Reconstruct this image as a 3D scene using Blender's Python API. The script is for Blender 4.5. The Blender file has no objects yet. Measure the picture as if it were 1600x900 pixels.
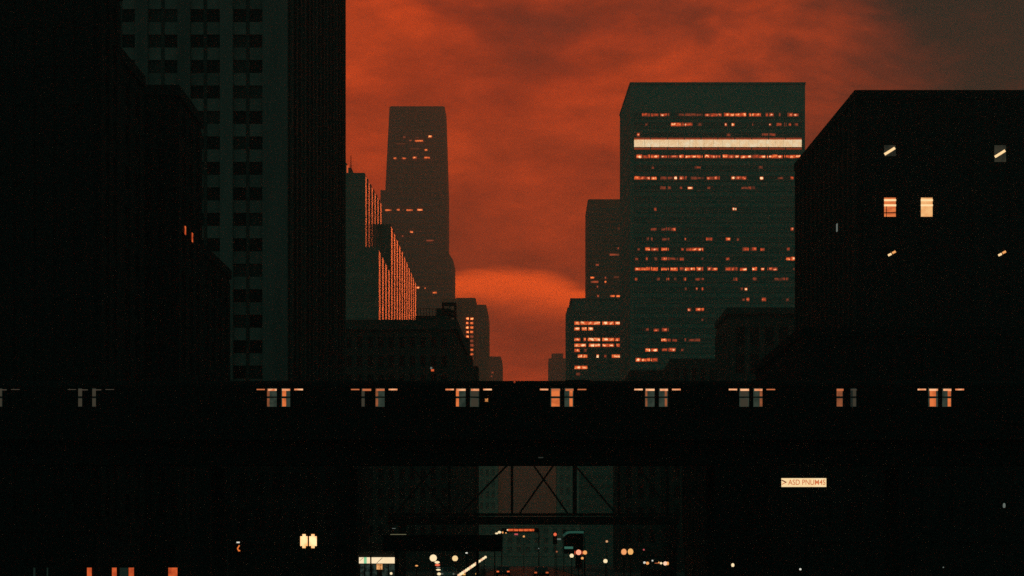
import bpy, bmesh, math, random
from mathutils import Matrix, Vector

random.seed(7)
sc = bpy.context.scene
COL = sc.collection
R = math.radians

# ------------------------------------------------------------------ camera
F = 2640.0            # focal length in photo pixels (photo is 1600 wide)
VX, HY, CH = 822.0, 875.0, 2.2   # street vanishing point, horizon row, camera height
cam_data = bpy.data.cameras.new("camera")
cam_data.sensor_width = 36.0
cam_data.lens = 36.0 * F / 1600.0
cam_data.shift_x = -(VX - 800) / 1600.0
cam_data.shift_y = (HY - 450) / 1600.0
cam_data.clip_start = 0.5
cam_data.clip_end = 9000
cam = bpy.data.objects.new("camera", cam_data)
cam.location = (0, 0, CH)
cam.rotation_euler = (R(90), 0, 0)
COL.objects.link(cam)
sc.camera = cam

# ------------------------------------------------------------------ view / render
sc.view_settings.view_transform = 'Standard'
sc.view_settings.look = 'None'
sc.view_settings.exposure = 0.0
sc.view_settings.gamma = 1.0
sc.view_settings.use_curve_mapping = False
sc.render.engine = 'CYCLES'
cy = sc.cycles
cy.use_denoising = False
cy.max_bounces = 5
cy.diffuse_bounces = 2
cy.glossy_bounces = 3
cy.transmission_bounces = 3
cy.volume_bounces = 1
cy.sample_clamp_indirect = 2.0
cy.caustics_reflective = False
cy.caustics_refractive = False
sc.render.film_transparent = False

# ------------------------------------------------------------------ world: dusk sky
SUN_AZ, SUN_EL = R(6.0), R(8.0)      # low behind the cloud, just right of the street axis
world = bpy.data.worlds.new("World")
sc.world = world
world.use_nodes = True
wn, wl = world.node_tree.nodes, world.node_tree.links
wn.clear()


def N(kind, **kw):
    n = wn.new(kind)
    for k, v in kw.items():
        setattr(n, k, v)
    return n


def WM(op, a, b=None, clamp=False):
    n = wn.new('ShaderNodeMath')
    n.operation = op
    n.use_clamp = clamp
    for i, v in enumerate((a, b)):
        if v is None:
            continue
        if isinstance(v, (int, float)):
            n.inputs[i].default_value = v
        else:
            wl.new(v, n.inputs[i])
    return n.outputs[0]


def WR(v, a, b, c=0.0, d=1.0, mode='SMOOTHSTEP'):
    n = wn.new('ShaderNodeMapRange')
    n.interpolation_type = mode
    wl.new(v, n.inputs[0])
    for i, x in enumerate((a, b, c, d)):
        n.inputs[1 + i].default_value = x
    return n.outputs[0]


def WMIX(f, a, b, blend='MIX'):
    n = wn.new('ShaderNodeMix')
    n.data_type = 'RGBA'
    n.blend_type = blend
    if isinstance(f, (int, float)):
        n.inputs[0].default_value = f
    else:
        wl.new(f, n.inputs[0])
    for i, v in ((6, a), (7, b)):
        if isinstance(v, tuple):
            n.inputs[i].default_value = (*v, 1)
        else:
            wl.new(v, n.inputs[i])
    return n.outputs[2]


tc = N('ShaderNodeTexCoord')
sep = N('ShaderNodeSeparateXYZ')
wl.new(tc.outputs['Generated'], sep.inputs[0])
el = WM('MULTIPLY', WM('ARCSINE', sep.outputs[2]), 57.29578)            # elevation, degrees
GLOW = Vector((math.sin(R(-2.0)) * math.cos(R(11)), math.cos(R(-2.0)) * math.cos(R(11)), math.sin(R(11))))
dp = N('ShaderNodeVectorMath', operation='DOT_PRODUCT')
wl.new(tc.outputs['Generated'], dp.inputs[0])
dp.inputs[1].default_value = GLOW
ang = WM('MULTIPLY', WM('ARCCOSINE', dp.outputs['Value']), 57.29578)    # degrees from the afterglow
# cloud noise: long slanting streaks
mp = N('ShaderNodeMapping')
mp.inputs['Rotation'].default_value = (0, R(20), 0)
mp.inputs['Scale'].default_value = (4.2, 4.0, 11.0)
wl.new(tc.outputs['Generated'], mp.inputs[0])
n1 = N('ShaderNodeTexNoise')
n1.inputs['Scale'].default_value = 1.7
n1.inputs['Detail'].default_value = 7
n1.inputs['Roughness'].default_value = 0.55
n1.inputs['Distortion'].default_value = 0.4
wl.new(mp.outputs[0], n1.inputs[0])
mp2 = N('ShaderNodeMapping')
mp2.inputs['Rotation'].default_value = (0, R(12), 0)
mp2.inputs['Scale'].default_value = (3.0, 3.0, 9.0)
mp2.inputs['Location'].default_value = (3.1, 1.7, 0.4)
wl.new(tc.outputs['Generated'], mp2.inputs[0])
n2 = N('ShaderNodeTexNoise')
n2.inputs['Scale'].default_value = 5.0
n2.inputs['Detail'].default_value = 8
n2.inputs['Roughness'].default_value = 0.6
n2.inputs['Distortion'].default_value = 0.4
wl.new(mp2.outputs[0], n2.inputs[0])
cl = WR(n1.outputs[0], 0.33, 0.70)
cl2 = WR(n2.outputs[0], 0.36, 0.66)
angn = WM('ADD', ang, WM('MULTIPLY', WM('SUBTRACT', n1.outputs[0], 0.5), -22.0))
glow = WR(angn, 5.5, 17.0, 1.0, 0.0)
wide = WR(ang, 20.0, 120.0, 1.0, 0.0)
# colours (linear radiance)
orange = WMIX(cl, (0.50, 0.038, 0.006), (0.98, 0.082, 0.008))
orange = WMIX(WM('MULTIPLY', cl2, 0.42), orange, (0.44, 0.042, 0.008))
n3 = N('ShaderNodeTexNoise')          # fine mottling of the cloud deck
n3.inputs['Scale'].default_value = 5.5
n3.inputs['Detail'].default_value = 6
n3.inputs['Roughness'].default_value = 0.6
n3.inputs['Distortion'].default_value = 0.3
wl.new(mp.outputs[0], n3.inputs[0])
mot = N('ShaderNodeVectorMath', operation='SCALE')
wl.new(orange, mot.inputs[0])
wl.new(WR(n3.outputs[0], 0.25, 0.75, 0.80, 1.20), mot.inputs['Scale'])
orange = mot.outputs[0]
# bright break in the cloud low over the end of the street
azd = WM('MULTIPLY', WM('ARCTAN2', sep.outputs[0], sep.outputs[1]), 57.29578)   # degrees right of the street axis
azq = WM('POWER', WM('ADD', azd, 1.2), 2.0)
band_c = WM('ADD', 9.25, WM('MULTIPLY', WM('SUBTRACT', n2.outputs[0], 0.5), 1.2))
band_c = WM('SUBTRACT', band_c, WM('MULTIPLY', azq, 0.035))
bd = WM('SUBTRACT', el, band_c)
band = WM('MULTIPLY', WR(bd, -1.25, 0.05), WR(bd, 0.05, 0.55, 1.0, 0.0))
band = WM('MULTIPLY', band, WR(ang, 4.0, 9.0, 1.0, 0.0))
orange = WMIX(WM('MULTIPLY', band, 0.75), orange, (2.9, 0.26, 0.012))
low = WR(el, 3.0, 10.0, 2.4, 1.0)        # the afterglow strengthens towards the horizon
lown = N('ShaderNodeVectorMath', operation='SCALE')
wl.new(orange, lown.inputs[0])
wl.new(low, lown.inputs['Scale'])
orange = lown.outputs[0]
dome = WMIX(wide, (0.034, 0.102, 0.082), (0.003, 0.018, 0.014))
col = WMIX(glow, dome, orange)
# thick dull air near the horizon
col = WMIX(WR(el, -0.5, 4.5, 0.8, 0.0), col, (0.050, 0.042, 0.026))
sky = N('ShaderNodeTexSky', sky_type='NISHITA')
sky.sun_disc = False
sky.sun_elevation = R(0.5)
sky.sun_rotation = SUN_AZ
sky.air_density = 1.5
sky.dust_density = 4.0
nis = WMIX(1.0, sky.outputs[0], (0.0015, 0.0015, 0.0015), 'MULTIPLY')
col = WMIX(1.0, col, nis, 'ADD')
bg = N('ShaderNodeBackground')
bg.inputs['Strength'].default_value = 1.0
wl.new(col, bg.inputs[0])
wo = N('ShaderNodeOutputWorld')
wl.new(bg.outputs[0], wo.inputs[0])

# ------------------------------------------------------------------ sun (veiled, almost gone)
sd = bpy.data.lights.new("sun", 'SUN')
sd.energy = 0.12
sd.angle = R(12)
sd.color = (1.0, 0.22, 0.06)
sun = bpy.data.objects.new("sun", sd)
sdir = Vector((math.sin(SUN_AZ) * math.cos(SUN_EL), math.cos(SUN_AZ) * math.cos(SUN_EL), math.sin(SUN_EL)))
sun.rotation_euler = sdir.to_track_quat('Z', 'Y').to_euler()
sun.location = sdir * 300
COL.objects.link(sun)

# ------------------------------------------------------------------ helpers
def PX(x, D):
    return (x - VX) / F * D


def PZ(y, D):
    return CH + (HY - y) / F * D


MATS = {}


def mat(name, color, rough=0.8, var=0.35, scale=0.6, metal=0.0, streak=False, spec=0.3):
    """plain surface with blotchy procedural variation and soft streaking"""
    if name in MATS:
        return MATS[name]
    m = bpy.data.materials.new(name)
    m.use_nodes = True
    nt = m.node_tree
    b = nt.nodes['Principled BSDF']
    t = nt.nodes.new('ShaderNodeTexCoord')
    mpn = nt.nodes.new('ShaderNodeMapping')
    mpn.inputs['Scale'].default_value = (1, 1, 0.12) if streak else (1, 1, 1)
    nt.links.new(t.outputs['Object'], mpn.inputs[0])
    nz = nt.nodes.new('ShaderNodeTexNoise')
    nz.inputs['Scale'].default_value = scale
    nz.inputs['Detail'].default_value = 6
    nz.inputs['Roughness'].default_value = 0.65
    nt.links.new(mpn.outputs[0], nz.inputs[0])
    info = nt.nodes.new('ShaderNodeObjectInfo')
    ad = nt.nodes.new('ShaderNodeMath')
    ad.operation = 'MULTIPLY_ADD'
    ad.inputs[1].default_value = 0.35
    nt.links.new(info.outputs['Random'], ad.inputs[0])
    nt.links.new(nz.outputs[0], ad.inputs[2])
    mr = nt.nodes.new('ShaderNodeMapRange')
    mr.inputs[1].default_value = 0.3
    mr.inputs[2].default_value = 1.0
    mr.inputs[3].default_value = 1 - var
    mr.inputs[4].default_value = 1 + var
    nt.links.new(ad.outputs[0], mr.inputs[0])
    mx = nt.nodes.new('ShaderNodeVectorMath')
    mx.operation = 'SCALE'
    mx.inputs[0].default_value = color
    nt.links.new(mr.outputs[0], mx.inputs['Scale'])
    nt.links.new(mx.outputs[0], b.inputs['Base Color'])
    b.inputs['Roughness'].default_value = rough
    b.inputs['Metallic'].default_value = metal
    b.inputs['Specular IOR Level'].default_value = spec
    MATS[name] = m
    return m


def glass(name, color=(0.012, 0.016, 0.016), rough=0.12, spec=0.5):
    m = mat(name, color, rough, 0.3, 0.4)
    m.node_tree.nodes['Principled BSDF'].inputs['Specular IOR Level'].default_value = spec
    return m


def emit(name, color, strength=1.0, sample=False):
    if name in MATS:
        return MATS[name]
    m = bpy.data.materials.new(name)
    m.use_nodes = True
    b = m.node_tree.nodes['Principled BSDF']
    b.inputs['Base Color'].default_value = (*[c * 0.3 for c in color], 1)
    b.inputs['Roughness'].default_value = 0.4
    b.inputs['Emission Color'].default_value = (*color, 1)
    b.inputs['Emission Strength'].default_value = strength
    m.cycles.emission_sampling = 'AUTO' if sample else 'NONE'
    MATS[name] = m
    return m


def room(name, stops, scale=1.0, zs=1.0, detail=3, sample=False, soft=0.0):
    """a lit window: lamps, partitions and blinds behind the glass as uneven warm light"""
    if name in MATS:
        return MATS[name]
    m = bpy.data.materials.new(name)
    m.use_nodes = True
    nt = m.node_tree
    b = nt.nodes['Principled BSDF']
    t = nt.nodes.new('ShaderNodeTexCoord')
    info = nt.nodes.new('ShaderNodeObjectInfo')
    off = nt.nodes.new('ShaderNodeVectorMath')
    off.operation = 'SCALE'
    off.inputs[0].default_value = (91, 37, 53)
    nt.links.new(info.outputs['Random'], off.inputs['Scale'])
    addv = nt.nodes.new('ShaderNodeVectorMath')
    nt.links.new(t.outputs['Object'], addv.inputs[0])
    nt.links.new(off.outputs[0], addv.inputs[1])
    mpn = nt.nodes.new('ShaderNodeMapping')
    mpn.inputs['Scale'].default_value = (1, 1, zs)
    nt.links.new(addv.outputs[0], mpn.inputs[0])
    nz = nt.nodes.new('ShaderNodeTexNoise')
    nz.inputs['Scale'].default_value = scale
    nz.inputs['Detail'].default_value = detail
    nt.links.new(mpn.outputs[0], nz.inputs[0])
    cr = nt.nodes.new('ShaderNodeValToRGB')
    e = cr.color_ramp.elements
    for i, (p, c) in enumerate(stops):
        if i < 2:
            el_ = e[i]
            el_.position = p
        else:
            el_ = e.new(p)
        el_.color = (*c, 1)
    val = nz.outputs[0]
    if soft:
        # soft halation painted into the emission: brightest mid-pane, redder towards the edges
        sp = nt.nodes.new('ShaderNodeSeparateXYZ')
        nt.links.new(t.outputs['Generated'], sp.inputs[0])

        def mm(op, a, b):
            q = nt.nodes.new('ShaderNodeMath')
            q.operation = op
            for i_, v_ in enumerate((a, b)):
                if isinstance(v_, (int, float)):
                    q.inputs[i_].default_value = v_
                else:
                    nt.links.new(v_, q.inputs[i_])
            return q.outputs[0]
        fx = mm('MULTIPLY', mm('MULTIPLY', sp.outputs[0], mm('SUBTRACT', 1.0, sp.outputs[0])), 4.0)
        fz = mm('MULTIPLY', mm('MULTIPLY', sp.outputs[2], mm('SUBTRACT', 1.0, sp.outputs[2])), 4.0)
        ed = mm('SUBTRACT', 1.0, mm('MULTIPLY', mm('POWER', fx, 0.5), fz))
        val = mm('SUBTRACT', mm('ADD', val, soft * 0.25), mm('MULTIPLY', ed, soft))
    nt.links.new(val, cr.inputs[0])
    nt.links.new(cr.outputs[0], b.inputs['Emission Color'])
    b.inputs['Emission Strength'].default_value = 1.45 if soft else 1.0
    b.inputs['Base Color'].default_value = (0.02, 0.02, 0.02, 1)
    b.inputs['Roughness'].default_value = 0.2
    m.cycles.emission_sampling = 'AUTO' if sample else 'NONE'
    MATS[name] = m
    return m


M_SHADE = mat('shade_black_brick', (0.004, 0.004, 0.004), 0.9, 0.4, 0.5)  # near-black colour carries the shade of surrounding blocks
M_DKSTONE = mat('dark_stone', (0.014, 0.013, 0.012), 0.85, 0.4, 0.4, streak=True)
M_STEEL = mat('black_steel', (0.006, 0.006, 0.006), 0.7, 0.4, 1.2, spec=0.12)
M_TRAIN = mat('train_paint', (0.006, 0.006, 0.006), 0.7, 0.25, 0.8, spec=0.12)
M_CONC = mat('concrete', (0.145, 0.125, 0.112), 0.9, 0.45, 0.35, streak=True)
M_CONC2 = mat('concrete_panel', (0.165, 0.145, 0.128), 0.9, 0.45, 0.8)
M_CONCD = mat('dark_cladding', (0.05, 0.045, 0.04), 0.8, 0.5, 0.6, streak=True)
M_GREEN = mat('green_granite', (0.075, 0.20, 0.155), 0.75, 0.3, 0.15, streak=True)
M_BRONZE = mat('bronze_panel', (0.125, 0.30, 0.235), 0.8, 0.2, 0.12)
M_BROWN = mat('brown_granite', (0.50, 0.20, 0.11), 0.8, 0.2, 0.05)
M_STONE = mat('haze_pale_stone', (0.36, 0.33, 0.26), 0.9, 0.3, 0.2)
M_STONE2 = mat('haze_pale_glass', (0.20, 0.20, 0.165), 0.5, 0.3, 0.2)
M_OLD = mat('weathered_masonry', (0.045, 0.042, 0.035), 0.9, 0.5, 0.25)
M_GLASS = glass('dark_glass')
M_GLASS2 = glass('black_glass', (0.004, 0.004, 0.004), 0.4, 0.1)
M_GLASS3 = glass('blind_glass', (0.03, 0.03, 0.027), 0.5, 0.15)
M_GLASST = glass('tower_glass', (0.085, 0.19, 0.15), 0.5, 0.2)
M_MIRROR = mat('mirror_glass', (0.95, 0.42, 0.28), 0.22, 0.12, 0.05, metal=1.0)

DEEP, RED, ORG, AMB, CRM = (0.05, 0.012, 0.006), (0.26, 0.030, 0.010), (0.62, 0.075, 0.018), (0.90, 0.20, 0.05), (1.1, 0.74, 0.40)
M_LIT_DIM = room('lit_dim', [(0.38, DEEP), (0.52, (0.16, 0.03, 0.012)), (0.66, RED)], 0.9, soft=0.2)
M_LIT_MID = room('lit_mid', [(0.30, (0.12, 0.025, 0.01)), (0.45, RED), (0.60, ORG), (0.80, CRM)], 0.9, soft=0.28)
M_LIT_HOT = room('lit_hot', [(0.28, RED), (0.45, ORG), (0.57, AMB), (0.70, CRM)], 0.9, soft=0.28)
M_LIT_BAND = room('lit_band', [(0.2, (1.0, 0.62, 0.30)), (0.45, CRM), (0.7, (1.1, 0.88, 0.56))], 0.5, sample=True)
M_LIT_PT = room('lit_point', [(0.28, (0.12, 0.03, 0.012)), (0.36, ORG), (0.46, AMB), (0.58, CRM)], 0.3, soft=0.6)
M_LIT_RED = emit('lit_red', (0.75, 0.11, 0.03), 1.0)
M_CREAM = emit('lamp_cream', (1.0, 0.78, 0.46), 1.1)
M_AMBER = emit('lamp_amber', (1.0, 0.42, 0.13), 1.0)
M_REDL = emit('lamp_red', (0.95, 0.16, 0.07), 1.0)
M_ORL = emit('lamp_orange', (0.9, 0.2, 0.04), 1.0)
M_PINK = emit('lamp_pink', (0.75, 0.12, 0.13), 0.8)
M_TEAL = emit('lamp_teal', (0.035, 0.12, 0.085), 1.0)
M_TEALD = emit('lamp_teal_dim', (0.012, 0.045, 0.033), 1.0)
M_SHOP = room('shop_orange', [(0.3, (0.38, 0.045, 0.012)), (0.6, (0.72, 0.12, 0.03))], 1.5)
M_FAINT = emit('lamp_faint_teal', (0.006, 0.012, 0.009), 1.0)
M_WHT = emit('lamp_white', (0.75, 0.72, 0.62), 1.0)
M_GREYL = emit('lamp_grey', (0.13, 0.15, 0.13), 1.0)

WORLD = {}


def link(o, parent=None, M=None):
    COL.objects.link(o)
    if M is None:
        M = Matrix()
    if parent is not None:
        o.parent = parent
        o.matrix_parent_inverse = WORLD[parent].inverted()
    o.matrix_basis = M
    WORLD[o] = M
    return o


def thing(name, label, cat, loc, group=None):
    o = bpy.data.objects.new(name, None)
    o.empty_display_size = 0.5
    link(o, None, Matrix.Translation(Vector(loc)))
    o['label'] = label
    o['category'] = cat
    if group:
        o['group'] = group
    return o


_BOX = {}


def box_mesh(w, d, h, m):
    k = (round(w, 3), round(d, 3), round(h, 3), m.name)
    if k in _BOX:
        return _BOX[k]
    me = bpy.data.meshes.new('box')
    x, y, z = w / 2, d / 2, h / 2
    v = [(-x, -y, -z), (x, -y, -z), (x, y, -z), (-x, y, -z), (-x, -y, z), (x, -y, z), (x, y, z), (-x, y, z)]
    f = [(0, 3, 2, 1), (4, 5, 6, 7), (0, 1, 5, 4), (1, 2, 6, 5), (2, 3, 7, 6), (3, 0, 4, 7)]
    me.from_pydata(v, [], f)
    me.materials.append(m)
    _BOX[k] = me
    return me


def box(name, parent, c, size, m, rz=0.0, ry=0.0, rx=0.0):
    o = bpy.data.objects.new(name, box_mesh(*size, m))
    M = Matrix.Translation(Vector(c)) @ Matrix.Rotation(rz, 4, 'Z') @ Matrix.Rotation(ry, 4, 'Y') @ Matrix.Rotation(rx, 4, 'X')
    return link(o, parent, M)


def mesh_obj(name, parent, verts, faces, m, M=None, smooth=False):
    me = bpy.data.meshes.new(name)
    me.from_pydata(verts, [], faces)
    bm = bmesh.new()
    bm.from_mesh(me)
    bmesh.ops.recalc_face_normals(bm, faces=bm.faces)
    bm.to_mesh(me)
    bm.free()
    me.materials.append(m)
    if smooth:
        for p in me.polygons:
            p.use_smooth = True
    return link(bpy.data.objects.new(name, me), parent, M)


def prism(name, parent, poly, z0, z1, m, top=None):
    """extruded footprint; top = optional other footprint at z1"""
    n = len(poly)
    top = top or poly
    v = [(x, y, z0) for x, y in poly] + [(x, y, z1) for x, y in top]
    f = [tuple(range(n)), tuple(range(n, 2 * n))] + [(i, (i + 1) % n, n + (i + 1) % n, n + i) for i in range(n)]
    return mesh_obj(name, parent, v, f, m)


def ball(name, parent, c, r, m, sz=1.0):
    me = bpy.data.meshes.new(name)
    bm = bmesh.new()
    bmesh.ops.create_uvsphere(bm, u_segments=12, v_segments=8, radius=r)
    bmesh.ops.scale(bm, vec=(1, 1, sz), verts=bm.verts)
    bm.to_mesh(me)
    bm.free()
    for p in me.polygons:
        p.use_smooth = True
    me.materials.append(m)
    return link(bpy.data.objects.new(name, me), parent, Matrix.Translation(Vector(c)))


def tube(name, parent, a, b, r, m, r2=None, n=8):
    a, b = Vector(a), Vector(b)
    d = b - a
    q = d.to_track_quat('Z', 'Y').to_matrix().to_4x4()
    M = Matrix.Translation(a) @ q
    r2 = r if r2 is None else r2
    L = d.length
    v = [(r * math.cos(i * 2 * math.pi / n), r * math.sin(i * 2 * math.pi / n), 0) for i in range(n)]
    v += [(r2 * math.cos(i * 2 * math.pi / n), r2 * math.sin(i * 2 * math.pi / n), L) for i in range(n)]
    f = [tuple(range(n)), tuple(range(n, 2 * n))] + [(i, (i + 1) % n, n + (i + 1) % n, n + i) for i in range(n)]
    return mesh_obj(name, parent, v, f, m, M, True)


def bar(name, parent, a, b, w, d, m):
    """square bar in an x-z plane from a to b"""
    a, b = Vector(a), Vector(b)
    dd = b - a
    ang_ = math.atan2(dd.z, dd.x)
    return box(name, parent, (a + b) / 2, (dd.length, d, w), m, 0, -ang_)


class Face:
    """a facade line p0 -> p1 (left to right for someone outside)"""
    def __init__(s, p0, p1):
        s.p0 = Vector((p0[0], p0[1]))
        s.p1 = Vector((p1[0], p1[1]))
        d = s.p1 - s.p0
        s.w = d.length
        s.d = d / s.w
        s.n = Vector((s.d.y, -s.d.x))
        s.rz = math.atan2(s.d.y, s.d.x)

    def at(s, u, out, z):
        p = s.p0 + s.d * u + s.n * out
        return (p.x, p.y, z)

    def panel(s, name, parent, u0, u1, z0, z1, out, thick, m):
        # panel whose outer face stands `out` metres proud of the wall
        return box(name, parent, s.at((u0 + u1) / 2, out - thick / 2, (z0 + z1) / 2), (u1 - u0, thick, z1 - z0), m, s.rz)


def facade(parent, face, z0, z1, cols, rows, m_wall, m_glass, ww=0.55, wh=0.55, pier_out=0.32, span_out=0.22,
           margin=0.6, sill=0.0, zs=None, skip=(), pier_m=None):
    """piers and spandrels stand proud of the wall core, window panes lie recessed between them"""
    W = face.w - 2 * margin
    pu = W / cols
    pv = (z1 - z0) / rows
    pw = pu * (1 - ww)
    sh = pv * (1 - wh)
    for c in range(cols + 1):
        u = margin + c * pu
        a, b = u - pw / 2, u + pw / 2
        a = max(a, 0.0)
        b = min(b, face.w)
        face.panel('pier', parent, a, b, z0, z1, pier_out, pier_out - 0.004, pier_m or m_wall)
    for r in range(rows + 1):
        z = z0 + r * pv
        face.panel('spandrel', parent, 0.02, face.w - 0.02, z - sh / 2, z + sh / 2, span_out, span_out - 0.006, m_wall)
    for r in range(rows):
        for c in range(cols):
            if (c, r) in skip:
                continue
            u = margin + (c + 0.5) * pu
            z = z0 + (r + 0.5) * pv
            face.panel('window', parent, u - pu * ww / 2 + 0.01, u + pu * ww / 2 - 0.01, z - pv * wh / 2 + 0.01, z + pv * wh / 2 - 0.01, 0.05, 0.045, m_glass)
    return pu, pv, margin


def rect(x0, x1, y0, y1):
    return [(x0, y0), (x1, y0), (x1, y1), (x0, y1)]


def kind(o, k):
    o['kind'] = k
    return o


# ------------------------------------------------------------------ ground
M_ASPH = mat('asphalt', (0.045, 0.045, 0.046), 0.55, 0.4, 0.5)
M_PAVE = mat('pavement_slab', (0.12, 0.12, 0.11), 0.8, 0.35, 0.8)
M_EARTH = mat('ground_dark', (0.05, 0.05, 0.045), 0.9, 0.4, 0.05)
M_PAINT = mat('road_paint', (0.6, 0.6, 0.55), 0.7, 0.25, 2.0)


def sheet(name, x0, x1, y0, y1, z, m):
    return kind(mesh_obj(name, None, [(x0, y0, z), (x1, y0, z), (x1, y1, z), (x0, y1, z)], [(0, 1, 2, 3)], m), 'structure')


sheet('ground', -1500, 1500, -60, 3000, 0.0, M_EARTH)
sheet('road', -7, 7, -55, 600, 0.006, M_ASPH)
sheet('cross_street', -200, 200, 101, 119, 0.010, M_ASPH)
for sx in (-1, 1):
    for (ya, yb) in ((-55, 100), (120, 598)):
        x0, x1 = (7.0, 11.5) if sx > 0 else (-11.5, -7.0)
        kind(prism('pavement', None, rect(x0 + (0.15 if sx > 0 else 0), x1 - (0.15 if sx < 0 else 0), ya, yb), 0.004, 0.14, M_PAVE), 'structure')
        kx = (7.0, 7.15) if sx > 0 else (-7.15, -7.0)
        kind(prism('kerb', None, rect(kx[0], kx[1], ya, yb), 0.004, 0.15, M_CONC2), 'structure')
road = bpy.data.objects['road']
for i in range(60):
    y = 124 + i * 9
    box('lane_line', road, (0, y, 0.012), (0.14, 3.0, 0.004), M_PAINT)
for i in range(10):
    box('crossing_stripe', road, (-6.2 + i * 1.38, 123, 0.0125), (0.6, 3.2, 0.004), M_PAINT)

# ------------------------------------------------------------------ LEFT SIDE, dark blocks just behind the railway
# block A: tall near-black block that leaves the frame at the top
def dark_block(name, label, x_right, D0, D1, top_y, at_D, x_left, cols_s, rows, cat='building', front_cols=6, m=M_SHADE, xr2=None, group=None):
    X1 = PX(x_right, D0)
    X2 = PX(xr2, D1) if xr2 else X1
    X0 = PX(x_left, D0)
    Z = PZ(top_y, at_D)
    t = thing(name, label, cat, ((X0 + X1) / 2, D0, 0), group)
    prism('wall', t, [(X0, D0), (X1, D0), (X2, D1), (X0, D1)], 0, Z, m)
    prism('parapet', t, [(X0 - .2, D0 - .45), (X1 + .45, D0 - .45), (X2 + .45, D1 + .2), (X0 - .2, D1 + .2)], Z - 0.9, Z + 0.02, m)
    fr = Face((X0, D0), (X1, D0))
    facade(t, fr, 5.0, Z - 1.4, front_cols, rows, m, M_GLASS2, 0.5, 0.55)
    sd_ = Face((X1, D0), (X2, D1))
    facade(t, sd_, 5.0, Z - 1.4, cols_s, rows, m, M_GLASS2, 0.5, 0.55)
    # shopfront storey
    for i in range(front_cols):
        u = fr.w * (i + 0.5) / front_cols
        fr.panel('shop_window', t, u - fr.w / front_cols * 0.4, u + fr.w / front_cols * 0.4, 0.5, 3.6, 0.06, 0.05, M_GLASS2)
    return t, fr, sd_, Z


tA, fA, sA, zA = dark_block('near_black_block', 'tall black building filling the left edge, rising out of frame', 152, 126, 132, -60, 126, -60, 2, 14)
tB, fB, sB, zB = dark_block('near_black_block', 'narrow black building with sloping roofline just right of the tallest black one', 166, 133, 144, 57, 133, 110, 3, 11, front_cols=2, xr2=219)
tC, fC, sC, zC = dark_block('near_black_block', 'black flat-topped building with two tiny lit slits, against the concrete tower', 274, 150, 161, 135, 150, 150, 3, 11, front_cols=5, xr2=311)
tD, fD, sD, zD = dark_block('near_black_block', 'lowest black building on the left, its roof slanting in front of the concrete tower', 311, 162, 177, 384, 163, 215, 4, 8, front_cols=4, xr2=355)
# two narrow lit slit windows on block C's street side
for (lx, ly, lh) in ((283.5, 360, 13), (294.5, 371, 14)):
    uu = None
    D = 150 + (lx - 274) / (311 - 274) * 11
    p = Vector((PX(lx, D), D))
    u = (p - sC.p0).dot(sC.d)
    hz = lh / F * D
    sC.panel('lit_window', tC, u - 0.22, u + 0.22, PZ(ly, D) - hz / 2, PZ(ly, D) + hz / 2, 0.345, 0.04, room('slit_lit', [(0.3, RED), (0.5, ORG), (0.7, AMB)], 2.0))
# orange shop windows at street level, cut by the frame's lower edge
for (x0, x1, m_) in ((136, 143, M_SHOP), (175, 182, M_SHOP), (187, 200, M_FAINT), (201, 209, M_SHOP), (263, 277, M_SHOP), (52, 55, M_FAINT), (73, 75, M_FAINT)):
    D = 125.6
    X0, X1 = PX(x0, D), PX(x1, D)
    if x0 < 230:
        u0, u1 = X0 - fA.p0.x, X1 - fA.p0.x
        fA.panel('lit_shop_window', tA, u0, u1, 0.3, PZ(887, D), 0.40, 0.05, m_)
    else:
        D = 149.6
        fC.panel('lit_shop_window', tC, PX(x0, D) - fC.p0.x, PX(x1, D) - fC.p0.x, 0.3, PZ(887, D), 0.40, 0.05, m_)

D0 = 181.0
X0, X1 = PX(356, D0), PX(566, D0)
t = thing('dim_shop_row', 'dim dark shop building behind the lantern, under the train', 'building', ((X0 + X1) / 2, D0, 0))
zt = PZ(655, D0)
prism('wall', t, rect(X0, X1, D0, D0 + 8), 0, zt, M_DKSTONE)
prism('cornice', t, rect(X0, X1 + .3, D0 - .4, D0 + 8), zt - .8, zt + .05, M_DKSTONE)
facade(t, Face((X0, D0), (X1, D0)), 4.6, zt - 1.2, 7, 3, M_DKSTONE, M_GLASS2, 0.55, 0.62)

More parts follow.
